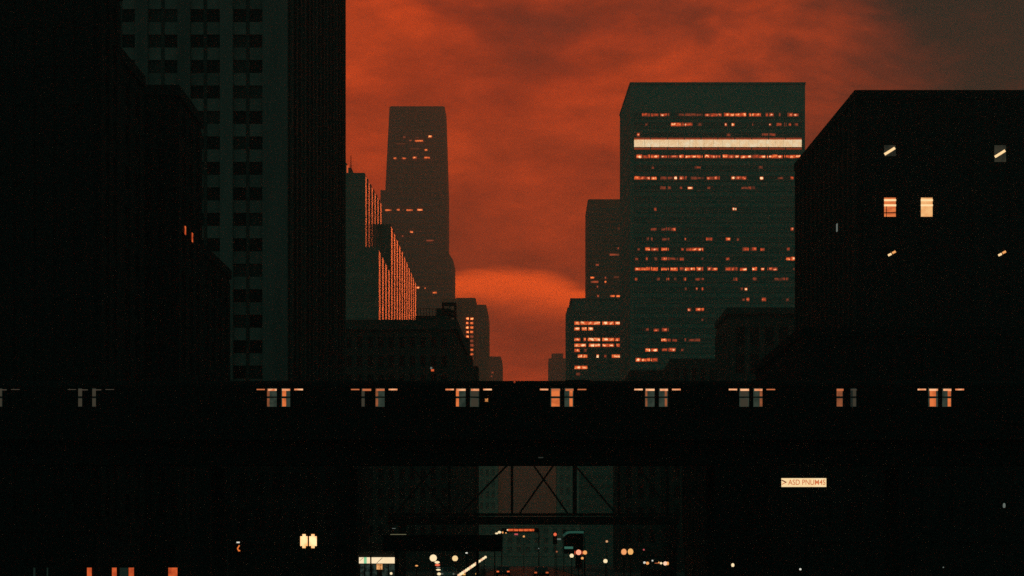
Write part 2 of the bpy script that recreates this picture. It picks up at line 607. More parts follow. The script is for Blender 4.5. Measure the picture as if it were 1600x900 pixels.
# ------------------------------------------------------------------ concrete tower, left
D0, D1 = 190.0, 247.0
X1, X2 = PX(450, D0), PX(536, D1)
X0 = PX(95, D0)
t = thing('concrete_tower', 'grey concrete tower with paired square windows and a dark ribbed side', 'tower', ((X0 + X1) / 2, D0, 0))
ZT = 86.0
prism('wall', t, [(X0, D0), (X1, D0), (X2, D1), (X0, D1)], 0, ZT, M_CONC)
fr = Face((X0, D0), (X1, D0))
pp = D0 / F           # metres per photo pixel on this facade
row_p = 39.75 * pp
bay_p = 66.2 * pp
ztop = PZ(-40 + 5, D0)
nb = 5
xr0 = 411.5 - 4 * 66.2     # left end window of the leftmost bay group (pixel right edges below)
rows_n = 19
z_first = PZ(15.3 - 39.75 * 2, D0)   # top edge of the top window row (above the frame)
for b in range(6):
    # bay: two windows then a pier at its right
    wx = 364.8 - 66.2 * b
    xa, xb, xc, xd = wx, wx + 20.3, wx + 25.6, wx + 46.6
    fr.panel('mullion', t, PX(xb, D0) - X0, PX(xc, D0) - X0, 4, ZT - 3, 0.30, 0.29, M_CONCD)
    fr.panel('pier', t, PX(xd, D0) - X0, (PX(xd + 19.6, D0) if b else X1) - X0 - (0 if b else 0.0), 0, ZT - 1.2, 0.62, 0.61, M_CONC)
    for r in range(rows_n):
        zt = z_first - r * row_p
        zb = zt - 20.2 * pp
        if zb < 4:
            break
        for (a, c) in ((xa, xb), (xc, xd)):
            fr.panel('window', t, PX(a, D0) - X0 + .01, PX(c, D0) - X0 - .01, zb, zt, 0.03, 0.025, M_GLASS3 if random.random() < .22 else M_GLASS2)
            if b < 5:
                pass
        fr.panel('spandrel', t, PX(xa, D0) - X0 + .02, PX(xd, D0) - X0 - .02, zb - (row_p - 20.2 * pp) + .01, zb - .01, 0.24, 0.235, M_CONC2)
prism('parapet', t, [(X0 - .3, D0 - .8), (X1 + .8, D0 - .8), (X2 + .5, D1 + .3), (X0 - .3, D1 + .3)], ZT - 1.2, ZT + 1.0, M_CONC)
sf = Face((X1, D0), (X2, D1))
sf.panel('side_cladding', t, 0.3, sf.w - 0.05, 0.1, ZT - 1.3, 0.16, 0.15, M_CONCD)  # shade of this flank is put into its dark colour
for i in range(16):
    u = 0.4 + (sf.w - 0.8) * i / 15
    sf.panel('rib', t, u - 0.28, u + 0.28, 0.2, ZT - 1.4, 0.42, 0.25, M_DKSTONE if i % 3 else M_CONCD)
for i in range(15):
    u = 0.4 + (sf.w - 0.8) * (i + 0.5) / 15
    for r in range(10):
        z = 6 + r * 7.6
        sf.panel('window', t, u - 1.1, u + 1.1, z, z + 3.4, 0.2, 0.03, M_GLASS2)

# ------------------------------------------------------------------ stepped tower with copper-lit flank
t = thing('stepped_tower', 'stepped dark green tower whose ribbed street side glows orange with the sunset', 'tower', (-75, 600, 0))
Xp, Dp0, Dp1 = PX(590, 600), 600.0, 795.0
Xp2 = PX(650, Dp1)
zp = PZ(386, 600)
XL = -128.0
prism('podium_wall', t, [(XL, Dp0), (Xp, Dp0), (Xp2, Dp1), (XL, Dp1)], 0, zp, M_GREEN)
D2 = 654.0
Xa, Xb = PX(569, 601.5), PX(596, D2)
z1 = PZ(270, 601.5)
prism('upper_wall', t, [(XL, 601.5), (Xa, 601.5), (Xb, D2), (XL, D2)], zp - 0.2, z1, M_GREEN)
Xc = Xp + (Xp2 - Xp) * (D2 - Dp0) / (Dp1 - Dp0)
z2 = PZ(350, D2)
prism('rear_wall', t, [(XL, D2 + .02), (Xc - .02, D2 + .02), (Xp2 - .02, Dp1 - .02), (XL, Dp1 - .02)], zp - 0.1, z2, M_GREEN)
prism('penthouse', t, rect(PX(470, 612), PX(541, 612), 612, 640), z1 - .05, PZ(254, 612), M_GREEN)
prism('penthouse', t, rect(PX(544, 607), PX(549, 607), 607, 616), z1 - .05, PZ(262, 607), M_GREEN)
tube('mast', t, (PX(548.5, 607), 606.6, z1 - .05), (PX(548.5, 607), 606.6, PZ(243, 607)), 0.26, M_STEEL, 0.1)
box('beacon_panel', t, (PX(541.8, 607), 610, PZ(263, 607)), (0.7, 0.5, 3.4), M_LIT_RED)
# flanks: mirror-glass strips between projecting ribs
PITCH = 13.0
def flank(pa, pb, za, zb, pitch, start=0.0):
    f_ = Face(pa, pb)
    u = 0.0
    while u < f_.w - 2:
        a_, b_ = u, min(u + pitch, f_.w)
        r_ = u + pitch * .22
        if r_ > start:
            f_.panel('rib', t, max(a_, start), r_, za, zb, 0.20, 0.195, M_GREEN)
        if b_ > start + .3:
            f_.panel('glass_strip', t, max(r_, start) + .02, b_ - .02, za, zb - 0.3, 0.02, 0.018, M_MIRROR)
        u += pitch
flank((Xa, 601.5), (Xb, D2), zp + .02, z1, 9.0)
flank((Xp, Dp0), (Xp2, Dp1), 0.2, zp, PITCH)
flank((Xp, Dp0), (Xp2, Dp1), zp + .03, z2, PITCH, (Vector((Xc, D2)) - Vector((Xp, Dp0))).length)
# faint floor joints on the green front
f_ = Face((XL, Dp0), (Xp, Dp0))
for k in range(24):
    z = 6 + k * 4.1
    f_.panel('floor_band', t, 0.1, f_.w - .1, z, z + 1.7, 0.10, 0.09, M_GREEN)
for k in range(24):
    z = 6 + k * 4.1
    f_.panel('window', t, 0.3, f_.w - 1.2, z + 1.9, z + 3.9, 0.06, 0.05, M_GLASST)
f_ = Face((XL, 601.5), (Xa, 601.5))
for k in range(6):
    z = zp + 1.0 + k * 4.2
    f_.panel('floor_band', t, 0.1, f_.w - .1, z, z + 1.7, 0.10, 0.09, M_GREEN)
    f_.panel('window', t, 0.3, f_.w - 1.2, z + 1.9, z + 3.9, 0.06, 0.05, M_GLASST)

# ------------------------------------------------------------------ old dark building in front of it (with rooftop clutter)
D0, D1 = 330.0, 372.0
X0, X1, X2 = PX(500, D0), PX(707, D0), PX(728, D1)
t = thing('old_masonry_building', 'dark low masonry building with rooftop frame and railing, below the orange flank', 'building', ((X0 + X1) / 2, D0, 0))
zr = PZ(503, D0)
prism('wall', t, [(X0, D0), (X1, D0), (X2, D1), (X0, D1)], 0, zr, M_OLD)
prism('roof_block', t, rect(PX(648, D0), PX(700, D0), D0 + 2, D0 + 20), zr - .05, PZ(491, D0), M_OLD)
# lower rear wing stepping down towards the street end
Dw = 372.0
for (xa, yt, d0, d1) in ((733, 528, 373, 380), (738, 556, 381, 388), (747, 572, 389, 397)):
    prism('rear_wing', t, rect(X0 + 4, PX(xa, d0), d0, d1), 0, PZ(yt, d0), M_OLD)
fr = Face((X0, D0), (X1, D0))
facade(t, fr, 6, zr - 2.2, 12, 11, M_OLD, M_GLASS2, 0.5, 0.58, 0.45, 0.3)
sd_ = Face((X1, D0), (X2, D1))
facade(t, sd_, 6, zr - 2.2, 9, 11, M_OLD, M_GLASS2, 0.5, 0.58, 0.45, 0.3)
prism('cornice', t, [(X0 - .5, D0 - 1.0), (X1 + 1.0, D0 - 1.0), (X2 + .6, D1), (X0 - .5, D1)], zr - 1.6, zr + 0.3, M_OLD)
# steel frame on the roof (tank stand)
xa, xb = PX(690, D0), PX(711, D0)
ztop_, zbot_ = PZ(469, D0), zr + 0.28
for x in (xa + .1, xb - .1):
    for y in (D0 + 3, D0 + 5.4):
        box('frame_post', t, (x, y, (zbot_ + ztop_) / 2), (0.35, 0.35, ztop_ - zbot_), M_STEEL)
for zz in (ztop_ - 0.15, (ztop_ + zbot_) / 2 + .3, zbot_ + 1.5):
    for y in (D0 + 3, D0 + 5.4):
        box('frame_beam', t, ((xa + xb) / 2, y, zz), (xb - xa, 0.28, 0.3), M_STEEL)
bar('frame_brace', t, (xa, D0 + 2.78, zbot_ + 1.5), (xb, D0 + 2.78, (ztop_ + zbot_) / 2), 0.16, 0.12, M_STEEL)
bar('frame_brace', t, (xa, D0 + 2.78, (ztop_ + zbot_) / 2), (xb, D0 + 2.78, ztop_), 0.16, 0.12, M_STEEL)
box('tank', t, ((xa + xb) / 2 - .5, D0 + 4.2, zbot_ + 1.6), (1.7, 1.6, 2.4), M_OLD)
box('stair_head', t, (PX(687, D0), D0 + 6, PZ(490, D0)), (1.9, 3, 3.4), M_OLD)
# railing
for i in range(8):
    x = PX(652 + i * 4.6, D0)
    box('railing_post', t, (x, D0 + 1.2, PZ(491, D0) + 0.1), (0.09, 0.09, 2.4), M_STEEL)
box('railing_bar', t, ((PX(652, D0) + PX(684, D0)) / 2, D0 + 1.2, PZ(491, D0) + 1.25), (PX(684, D0) - PX(652, D0), 0.08, 0.08), M_STEEL)
for (x, y, s_, m_) in ((676, 579, 4.5, M_LIT_RED), (674, 575.5, 3, M_GREYL)):
    fr.panel('lit_window', t, PX(x - s_ / 2, D0) - X0, PX(x + s_ / 2, D0) - X0, PZ(y, D0) - .2, PZ(y, D0) + .2, 0.50, 0.04, m_)

# ------------------------------------------------------------------ far tapering tower, left of the sky gap
D0 = 1650.0
d = 45.0
t = thing('tapering_tower', 'tall hazy brown tower with a few lit windows, left of the sky gap', 'tower', (PX(650, D0), D0, 0))
def Xd(x):
    return PX(x, D0)
secs = [(900, 594, 709), (405, 594, 709), (390, 595.5, 699), (297, 595.5, 698)]
# lower shaft, chamfered shoulder, upper tapering shaft
prism('lower_shaft', t, rect(Xd(594), Xd(708.5), D0, D0 + d), 0, PZ(408, D0), M_BROWN)
prism('shoulder', t, rect(Xd(594), Xd(708.5), D0, D0 + d), PZ(408, D0), PZ(390, D0), M_BROWN, rect(Xd(594.5), Xd(698.5), D0, D0 + d))
prism('middle_shaft', t, rect(Xd(594.5), Xd(698.5), D0, D0 + d), PZ(390, D0), PZ(297, D0), M_BROWN)
prism('upper_shaft', t, rect(Xd(602), Xd(698.5), D0, D0 + d), PZ(297, D0), PZ(165, D0), M_BROWN, rect(Xd(608), Xd(694.5), D0 + 4, D0 + d))
prism('roof_parapet', t, rect(Xd(610), Xd(692.5), D0 + 6, D0 + d - 2), PZ(165, D0), PZ(163.4, D0), M_BROWN)
fr = Face((0, D0), (1, D0))
for k in range(44):
    y = 300 + k * 8.8
    if PZ(y, D0) > 8:
        xr_ = 698 if y < 389 else (708 if y > 410 else 699)
        fr.panel('window_band', t, Xd(597), Xd(xr_ - 2), PZ(y + 4.2, D0), PZ(y, D0), 0.25, 0.24, M_GLASST)
for k in range(14):
    y = 185 + k * 8.2
    f2 = (y - 165) / 132
    lean = 4 * (1 - f2)
    box('window_band', t, ((Xd(608.5 - 5 * f2) + Xd(694 + 3 * f2)) / 2, D0 + lean - .1, PZ(y + 1.6, D0)), (Xd(694 + 3 * f2) - Xd(608.5 - 5 * f2) - 1.5, 0.7, 1.6), M_GLASST)
lit5 = [(631.5, 213.5, 4, 0), (672, 212.5, 6, 2), (654.5, 219.5, 13, 1), (641, 219, 4, 0), (665.5, 234, 4, 1), (648, 232, 14, -1), (617, 247, 4, 1), (631, 247, 6, 1), (648, 246, 6, 2), (667, 246, 9, 1), (626, 224, 14, -1), (652, 214, 5, -1),
        (607, 328.5, 10, 1), (622, 328, 5, 1), (640, 328.5, 10, 1), (656, 328, 9, 2), (643, 362.5, 5, 2), (629, 369, 2, 0), (672, 376, 12, 0), (657, 362, 3, -1), (652, 449.5, 6, 2), (664.5, 450.5, 2.5, 1), (679, 457.5, 7, 1), (630, 328, 3, -1)]
FAR = lambda a, b, c: [(0.25, a), (0.42, b), (0.60, c)]
M_L5 = {-1: emit('far_lit_faint', (0.13, 0.028, 0.01)), 0: room('far_lit_dim', FAR((0.12, 0.03, 0.012), (0.28, 0.045, 0.018), (0.4, 0.06, 0.02)), 0.3, soft=0.3),
        1: room('far_lit_mid', FAR((0.2, 0.04, 0.015), (0.9, 0.13, 0.03), (1.3, 0.26, 0.06)), 0.3, soft=0.4),
        2: room('far_lit_hot', FAR((0.35, 0.05, 0.02), (1.3, 0.22, 0.05), (2.0, 0.75, 0.25)), 0.3, soft=0.4)}
for (x, y, w, lv) in lit5:
    hh = {-1: 1.6, 0: 2.2, 1: 2.8, 2: 3.4}[lv]
    if y < 297:
        f2 = (y - 165) / 132
        out = 4 * (1 - f2) - .8
        box('lit_window', t, (Xd(x), D0 + out, PZ(y, D0)), (w / F * D0, 0.5, hh / F * D0), M_L5[lv])
    else:
        fr.panel('lit_window', t, Xd(x - w / 2), Xd(x + w / 2), PZ(y + hh / 2, D0), PZ(y - hh / 2, D0), 0.7, 0.4, M_L5[lv])

# ------------------------------------------------------------------ hazy blocks at the street's end, left
D0 = 1250.0
t = thing('hazy_block', 'hazy block with two columns of small lit windows, beside the dark masonry building', 'building', (PX(728, D0), D0, 0))
prism('wall', t, rect(PX(690, D0), PX(743.5, D0), D0, D0 + 60), 0, PZ(466.5, D0), M_BROWN)
prism('roof_parapet', t, rect(PX(712, D0), PX(742.8, D0), D0 + .6, D0 + 59), PZ(466.5, D0), PZ(465.2, D0), M_BROWN)
fr = Face((0, D0), (1, D0))
for k in range(10):
    y = 498 + k * 6.95
    hot = [2, 2, 2, 2, 2, 1, 1, 1, 1, 0][k]
    for (x, w) in ((730.3, 4.4), (737.2, 5.0)):
        h2 = hot if x < 735 else [2, 1, 1, 1, 0, 0, 0, 1, 1, 1][k]
        fr.panel('lit_window', t, PX(x - w / 2, D0), PX(x + w / 2, D0), PZ(y + 1.9, D0), PZ(y - 1.9, D0), 0.3, 0.28, M_L5[h2])
for k in range(14):
    y = 472 + k * 6.95
    for x in (695, 703, 711, 719):
        fr.panel('window', t, PX(x - 2.4, D0), PX(x + 2.4, D0), PZ(y + 1.9, D0), PZ(y - 1.9, D0), 0.3, 0.28, M_GLASST)
D0 = 1450.0
t = thing('hazy_block', 'hazy block with a rounded roof corner at the left edge of the sky gap', 'building', (PX(753, D0), D0, 0))
X0, X1 = PX(735, D0), PX(763.5, D0)
zt = PZ(476, D0)
pts = [(X0, 0), (X1, 0), (X1, PZ(497, D0)), (X1 - .5, PZ(489, D0)), (X1 - 1.2, PZ(482, D0)), (X1 - 2.0, PZ(478, D0)), (X1 - 2.6, zt), (X0, zt)]
n = len(pts)
mesh_obj('wall', t, [(x, D0, z) for x, z in pts] + [(x, D0 + 40, z) for x, z in pts], [tuple(range(n)), tuple(range(n, 2 * n))] + [(i, (i + 1) % n, n + (i + 1) % n, n + i) for i in range(n)], M_BROWN)
fr = Face((0, D0), (1, D0))
for k in range(22):
    y = 484 + k * 7
    fr.panel('window_band', t, X0 + .6, X1 - 2.2, PZ(y + 3, D0), PZ(y, D0), 0.2, 0.19, M_GLASST)
D0 = 1900.0
t = thing('hazy_block', 'small faint block low at the foot of the sky gap, left side', 'building', (PX(774, D0), D0, 0))
prism('wall', t, rect(PX(758, D0), PX(785, D0), D0, D0 + 40), 0, PZ(566, D0), M_BROWN)
prism('roof_step', t, rect(PX(758, D0), PX(785, D0), D0, D0 + 40), PZ(566, D0), PZ(557, D0), M_BROWN, rect(PX(758, D0), PX(782.5, D0), D0, D0 + 40))
fr = Face((0, D0), (1, D0))
for k in range(12):
    fr.panel('window_band', t, PX(766, D0), PX(782, D0), PZ(573 + k * 8, D0), PZ(570 + k * 8, D0), 0.2, 0.19, M_GLASST)
for (x, y) in ((769.5, 582), (768, 588), (756.5, 589.5)):
    fr.panel('lit_window', t, PX(x - 1.4, D0), PX(x + 1.4, D0), PZ(y + 1.2, D0), PZ(y - 1.2, D0), 0.4, 0.3, M_L5[0])
D0 = 2100.0
t = thing('hazy_block', 'faintest hazy block low at the foot of the sky gap, right side', 'building', (PX(872, D0), D0, 0))
prism('wall', t, rect(PX(857, D0), PX(895, D0), D0, D0 + 40), 0, PZ(560, D0), M_BROWN)
prism('roof_step', t, rect(PX(862, D0), PX(880, D0), D0 + 2, D0 + 30), PZ(560, D0), PZ(552, D0), M_BROWN)
fr = Face((0, D0), (1, D0))
for k in range(12):
    fr.panel('window_band', t, PX(859, D0), PX(893, D0), PZ(569 + k * 8, D0), PZ(566 + k * 8, D0), 0.2, 0.19, M_GLASST)
# broad block added to put a dull haze tone at the street's end
D0 = 2500.0
t = thing('haze_tone_block', 'distant block added for the dull haze tone seen through the bracing below the train', 'building', (PX(820, D0), D0, 0))
prism('wall', t, rect(PX(730, D0), PX(930, D0), D0, D0 + 60), 0, PZ(622, D0), M_BROWN)
prism('roof_step', t, rect(PX(770, D0), PX(850, D0), D0 + 5, D0 + 50), PZ(622, D0), PZ(606, D0), M_BROWN)
fr = Face((0, D0), (1, D0))
for k in range(24):
    fr.panel('window_band', t, PX(733, D0), PX(927, D0), PZ(635 + k * 9, D0), PZ(630 + k * 9, D0), 0.3, 0.29, M_GLASST)

D0 = 606.0  # added building, its pale colour standing in for grey-green street haze
t = thing('haze_tone_building', 'low building added to give the grey-green haze tone under the bridge', 'building', (PX(822, D0), D0, 0))
prism('wall', t, rect(PX(745, D0), PX(905, D0), D0, D0 + 14), 0, PZ(818, D0), M_STONE)
prism('cornice', t, rect(PX(744, D0), PX(906, D0), D0 - .5, D0 + 14), PZ(818, D0) - .9, PZ(818, D0) + .1, M_STONE)
facade(t, Face((PX(745, D0), D0), (PX(905, D0), D0)), 4.2, PZ(823, D0), 11, 3, M_STONE, M_STONE2, 0.5, 0.6)
for (xa, xb, yt) in ((745, 778, 688), (870, 905, 672)):
    prism('side_wing', t, rect(PX(xa, D0), PX(xb, D0), D0 + 1, D0 + 14), PZ(818, D0) - .1, PZ(yt, D0), M_STONE)
    fw = Face((PX(xa, D0), D0 + 1), (PX(xb, D0), D0 + 1))
    facade(t, fw, PZ(816, D0), PZ(yt + 8, D0), 3, 7, M_STONE, M_STONE2, 0.5, 0.6)

# ------------------------------------------------------------------ RIGHT: the big office tower
D0, D1 = 700.0, 750.0
X0, X1 = PX(985, D0), PX(1258, D0)
Xs = PX(968.5, D1)
zt = PZ(130, D0)
t = thing('office_tower', 'broad green-grey office tower with one glaring lit floor near the top', 'tower', ((X0 + X1) / 2, D0, 0))
prism('wall', t, [(X0, D0), (X1, D0), (X1, D1), (Xs, D1)], 0, zt, M_BRONZE)
prism('roof_plant', t, rect(PX(1130, D0), PX(1176, D0), D0 + 1, D0 + 20), zt, PZ(127.6, D0), M_BRONZE)
prism('roof_edge', t, [(X0 - .25, D0 - .3), (X1 + .25, D0 - .3), (X1 + .25, D1), (Xs - .25, D1)], zt - 0.5, zt + 0.35, M_BRONZE)
fr = Face((X0, D0), (X1, D0))
rowsR2 = [179.3, 194.5, 210.5, 224.2, 244.5, 261.5, 278, 293.5, 310, 326.8, 342.5, 358, 373.5, 389.3, 404.3, 420.3, 436, 451.3, 468, 483.5, 499.5, 515.4, 531.2, 546.5, 562.3, 578]
xw0, xw1 = 990.0, 1253.5
nbay = 10
bw = (xw1 - xw0) / nbay
def u2(x):
    return PX(x, D0) - X0
for j, y in enumerate(rowsR2):
    hh = 6.0 if j == 3 else 3.6
    fr.panel('floor_ledge', t, u2(xw0 - 1), u2(xw1 + 1), PZ(y + hh + 1.5, D0), PZ(y + hh, D0), 0.40, 0.39, M_BRONZE)
    for b in range(nbay):
        a = xw0 + b * bw
        fr.panel('window', t, u2(a + .8), u2(a + bw - .8), PZ(y + hh, D0) + .02, PZ(y - hh, D0), 0.06, 0.055, M_GLASST)
for b in range(nbay + 1):
    a = xw0 + b * bw
    fr.panel('pier', t, u2(a - .7), u2(a + .7), PZ(600, D0), PZ(172, D0), 0.34, 0.33, M_BRONZE)
litR2 = {
 0: [(1003, 1029, 2), (1031, 1046, 1), (1060, 1098, 0), (1101, 1128, 1), (1131, 1166, 2), (1170, 1189, 2), (1196, 1209, 1), (1217, 1220, 1), (1230, 1248, 1)],
 1: [(1008, 1012, 0), (1048, 1064, 2), (1064, 1082, 1), (1090, 1097, 0), (1132, 1136, 1), (1143, 1149, 2), (1174, 1177, 0), (1201, 1205, 1), (1213, 1221, 1), (1225, 1229, 1), (1232, 1236, 1), (1241, 1247, 0)],
 2: [(995, 1000, 1), (1135, 1142, 0), (1190, 1212, 0)],
 4: [(994, 1030, 2), (1032, 1046, 1), (1047, 1060, 1), (1061, 1098, 2), (1101, 1126, 2), (1129, 1155, 2), (1157, 1196, 2), (1198, 1223, 2), (1225, 1251, 2)],
 5: [(1018, 1022, 0), (1085, 1096, 0), (1185, 1192, 0)],
 6: [(991, 1026, 2), (1032, 1053, 1), (1053, 1058, 3), (1061, 1073, 2), (1079, 1100, 0), (1104, 1125, 1), (1142, 1150, 3), (1150, 1166, 1), (1187, 1193, 3), (1215, 1224, 0), (1235, 1240, 1)],
 7: [(1031, 1040, 1), (1043, 1048, 0), (1062, 1066, 0), (1074, 1083, 3), (1105, 1110, 0), (1158, 1180, 0)],
 9: [(1022, 1026, 1), (1144, 1151, 3)],
 11: [(1016, 1026, 0), (1033, 1056, 1), (1235, 1240, 1)],
 12: [(1010, 1014, 0), (1016, 1020, 1), (1034, 1046, 0), (1069, 1072, 1), (1103, 1113, 1), (1134, 1141, 2), (1151, 1155, 1)],
 13: [(996, 1000, 0), (1008, 1016, 2), (1017, 1029, 1), (1033, 1045, 2), (1064, 1069, 1), (1072, 1099, 2), (1160, 1170, 2), (1173, 1182, 2), (1188, 1195, 1), (1229, 1234, 0)],
 14: [(992, 997, 0), (1009, 1012, 1), (1022, 1027, 0), (1033, 1046, 1), (1046, 1056, 0), (1057, 1060, 0), (1062, 1070, 1), (1096, 1099, 0), (1134, 1140, 1), (1228, 1243, 2)],
 15: [(992, 1028, 2), (1033, 1045, 2), (1047, 1059, 2), (1062, 1086, 2), (1088, 1099, 2), (1105, 1121, 2), (1133, 1153, 1), (1156, 1167, 2), (1174, 1183, 2), (1189, 1194, 2), (1199, 1215, 1), (1239, 1243, 0)],
 16: [(992, 996, 1), (1026, 1031, 0), (1041, 1046, 1), (1053, 1057, 0), (1068, 1072, 2), (1086, 1100, 0), (1146, 1152, 1), (1176, 1183, 0), (1210, 1232, 0)],
 17: [(1070, 1073, 0), (1087, 1090, 2), (1096, 1099, 1), (1157, 1161, 1), (1163, 1168, 3)],
 18: [(1160, 1164, 0), (1166, 1171, 1), (1190, 1197, 1), (1228, 1233, 0)],
 19: [(1074, 1080, 1), (1087, 1100, 2)],
 20: [(1095, 1099, 0)],
 21: [(1009, 1014, 0), (1021, 1030, 2), (1034, 1045, 2)],
 22: [(1033, 1048, 2), (1050, 1058, 1), (1069, 1072, 1), (1076, 1094, 0)],
 23: [(1008, 1028, 2), (1034, 1056, 1), (1064, 1069, 0)],
 24: [(993, 1028, 2)],
}
ML = {0: M_LIT_DIM, 1: M_LIT_MID, 2: M_LIT_HOT, 3: M_LIT_PT}
for j, spans in litR2.items():
    y = rowsR2[j]
    for (a, b, lv) in spans:
        hh = 3.0 if lv < 3 else 3.4
        if lv == 0:
            hh = 2.6
        # divide long lit stretches into panes
        nn = max(1, round((b - a) / 9.0))
        for q in range(nn):
            qa, qb = a + (b - a) * q / nn + 0.12, a + (b - a) * (q + 1) / nn - 0.12
            lq = lv if lv == 3 or random.random() < .8 else max(0, lv - 1)
            top_, bot_ = hh * random.uniform(.55, 1), hh * random.uniform(.75, 1)
            fr.panel('lit_window', t, u2(qa), u2(qb), PZ(y + bot_, D0), PZ(y - top_, D0), 0.16, 0.09, ML[lq])
# the glaring floor: wide panes with thin mullions
brk = [990.5, 1007, 1017, 1031, 1045, 1060, 1078, 1100, 1115, 1129, 1142, 1156, 1170, 1184, 1197, 1211, 1224, 1238, 1252.5]
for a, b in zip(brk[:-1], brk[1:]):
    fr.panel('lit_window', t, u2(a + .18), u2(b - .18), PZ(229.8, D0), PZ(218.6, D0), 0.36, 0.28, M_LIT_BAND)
    for (ya_, yb_, mm_) in ((217.9, 215.6, emit('halo_glow', (0.30, 0.040, 0.012))), (218.5, 218.0, emit('halo_hot', (0.8, 0.13, 0.03))), (230.5, 229.9, emit('halo_hot', (0.8, 0.13, 0.03))), (233.6, 230.6, emit('halo_glow', (0.30, 0.040, 0.012)))):
        fr.panel('halo_strip', t, u2(a + .18), u2(b - .18), PZ(ya_, D0), PZ(yb_, D0), 0.30, 0.22, mm_)  # glowing strips added above and below, painting the halo of the bright floor
# side windows (thin grazing slots)
sf = Face((Xs, D1), (X0, D0))
for j, y in enumerate(rowsR2):
    sf.panel('side_window', t, 1.0, sf.w - 1.0, PZ(y + 3.4, D0), PZ(y - 3.4, D0), 0.04, 0.035, M_GLASST)

# ------------------------------------------------------------------ blocks left of the office tower
D0 = 850.0
t = thing('ribbon_window_block', 'mid-height block with bright ribbon windows, left foot of the office tower', 'building', (PX(930, D0), D0, 0))
Xa, Xb, Xc = PX(883, D0 + 30), PX(893, D0), PX(1010, D0)
prism('wall', t, [(PX(894.5, D0), D0), (Xc, D0), (Xc, D0 + 30), (PX(891, D0 + 30), D0 + 30)], 0, PZ(467.5, D0), M_BRONZE)
prism('corner_wing', t, [(PX(887, D0 + 2), D0 + 2), (PX(895, D0 + 2), D0 + 2), (PX(894, D0 + 30), D0 + 30), (PX(883.5, D0 + 30), D0 + 30)], 0, PZ(479, D0), M_BRONZE)
prism('roof_edge', t, rect(PX(891, D0), Xc, D0 - .4, D0 + 30), PZ(468, D0), PZ(466, D0), M_BRONZE)
fr = Face((0, D0), (1, D0))
r4 = {505: [(897.5, 906, 2), (907, 918, 2), (918, 938, 2), (941, 951, 2), (951, 960, 2), (961, 969.5, 2)],
      513.8: [(897.5, 906, 2), (909, 917, 2), (919, 927, 2)],
      530.5: [(897.5, 907, 1), (912, 916, 1), (918.5, 938, 2), (941, 960, 2), (961, 969.5, 1)],
      539.5: [(897.5, 916, 2), (920, 938, 2), (941, 960, 1), (963, 969.5, 1)],
      547.5: [(897.5, 906, 1), (912, 917, 0)],
      556.5: [(903, 918, 2), (932, 936, 2), (944, 948, 0), (956, 969, 2)],
      574.2: [(898, 918, 2)], 584.5: [(900, 907, 0)]}
for y in list(r4) + [522.3, 565.5, 496.5, 488, 593, 602, 611, 745, 760, 775, 790]:
    fr.panel('window_band', t, PX(896.5, D0), PX(970, D0), PZ(y + 2.7, D0), PZ(y - 2.7, D0), 0.05, 0.045, M_GLASST)
M_LIT_R4 = room('lit_ribbon', [(0.30, ORG), (0.47, AMB), (0.63, CRM)], 0.7, soft=0.28)
for y, spans in r4.items():
    for (a, b, lv) in spans:
        nn = max(1, round((b - a) / 9))
        for q in range(nn):
            qa, qb = a + (b - a) * q / nn, a + (b - a) * (q + 1) / nn - .4
            fr.panel('lit_window', t, PX(qa, D0), PX(qb, D0), PZ(y + 2.5, D0), PZ(y - 2.5, D0), 0.14, 0.08, {0: M_LIT_DIM, 1: M_LIT_HOT, 2: M_LIT_R4}[lv])
D0 = 1150.0
t = thing('slab_tower', 'hazy brown slab tower peeking out left of the office tower', 'tower', (PX(960, D0), D0, 0))
prism('wall', t, rect(PX(918.5, D0), PX(1010, D0), D0, D0 + 50), 0, PZ(312.5, D0), M_BROWN)
prism('roof_edge', t, rect(PX(919.5, D0), PX(1010, D0), D0 + .5, D0 + 49), PZ(312.5, D0), PZ(311, D0), M_BROWN)
fr = Face((0, D0), (1, D0))
for k in range(30):
    y = 325 + k * 8.1
    fr.panel('window_band', t, PX(921, D0), PX(970, D0), PZ(y + 3.6, D0), PZ(y, D0), 0.1, 0.09, M_GLASST)
for (x, y, w, lv) in ((960, 398, 15, 0), (933, 414, 5, 0), (925.5, 434, 6, 1), (929, 440.5, 12, 0), (946, 434, 2, 0), (946, 440.5, 3, 1), (963, 433, 8, -1), (933.5, 448, 2, 0), (934.5, 462.5, 3, 0), (957, 462.7, 8, 1), (966, 462.7, 6, 1), (966, 388, 2, 0), (967, 357, 2, -1)):
    fr.panel('lit_window', t, PX(x - w / 2, D0), PX(x + w / 2, D0), PZ(y + 1.6, D0), PZ(y - 1.6, D0), 0.2, 0.09, M_L5[lv])

# ------------------------------------------------------------------ dark mid-ground buildings, right
D0, D1 = 350.0, 372.0
X0, X1, Xs = PX(1140, D0), PX(1330, D0), PX(1120, D1)
t = thing('dim_masonry_building', 'dim green-black masonry building with tall bays at the foot of the office tower', 'building', ((X0 + X1) / 2, D0, 0))
zt = PZ(482, D0)
prism('wall', t, [(X0, D0), (X1, D0), (X1, D1), (Xs, D1)], 0, zt, M_OLD)
prism('cornice', t, [(X0 - .6, D0 - .8), (X1, D0 - .8), (X1, D1), (Xs - .5, D1)], zt - 1.2, zt + .1, M_OLD)
fr = Face((X0, D0), (X1, D0))
facade(t, fr, 6, zt - 3, 8, 8, M_OLD, M_GLASS2, 0.62, 0.7, 0.6, 0.25)
sf = Face((Xs, D1), (X0, D0))
facade(t, sf, 6, zt - 3, 5, 8, M_OLD, M_GLASS2, 0.5, 0.6, 0.4, 0.25)
D0, D1 = 415.0, 440.0
X0, X1 = PX(1046, D0), PX(1150, D0)
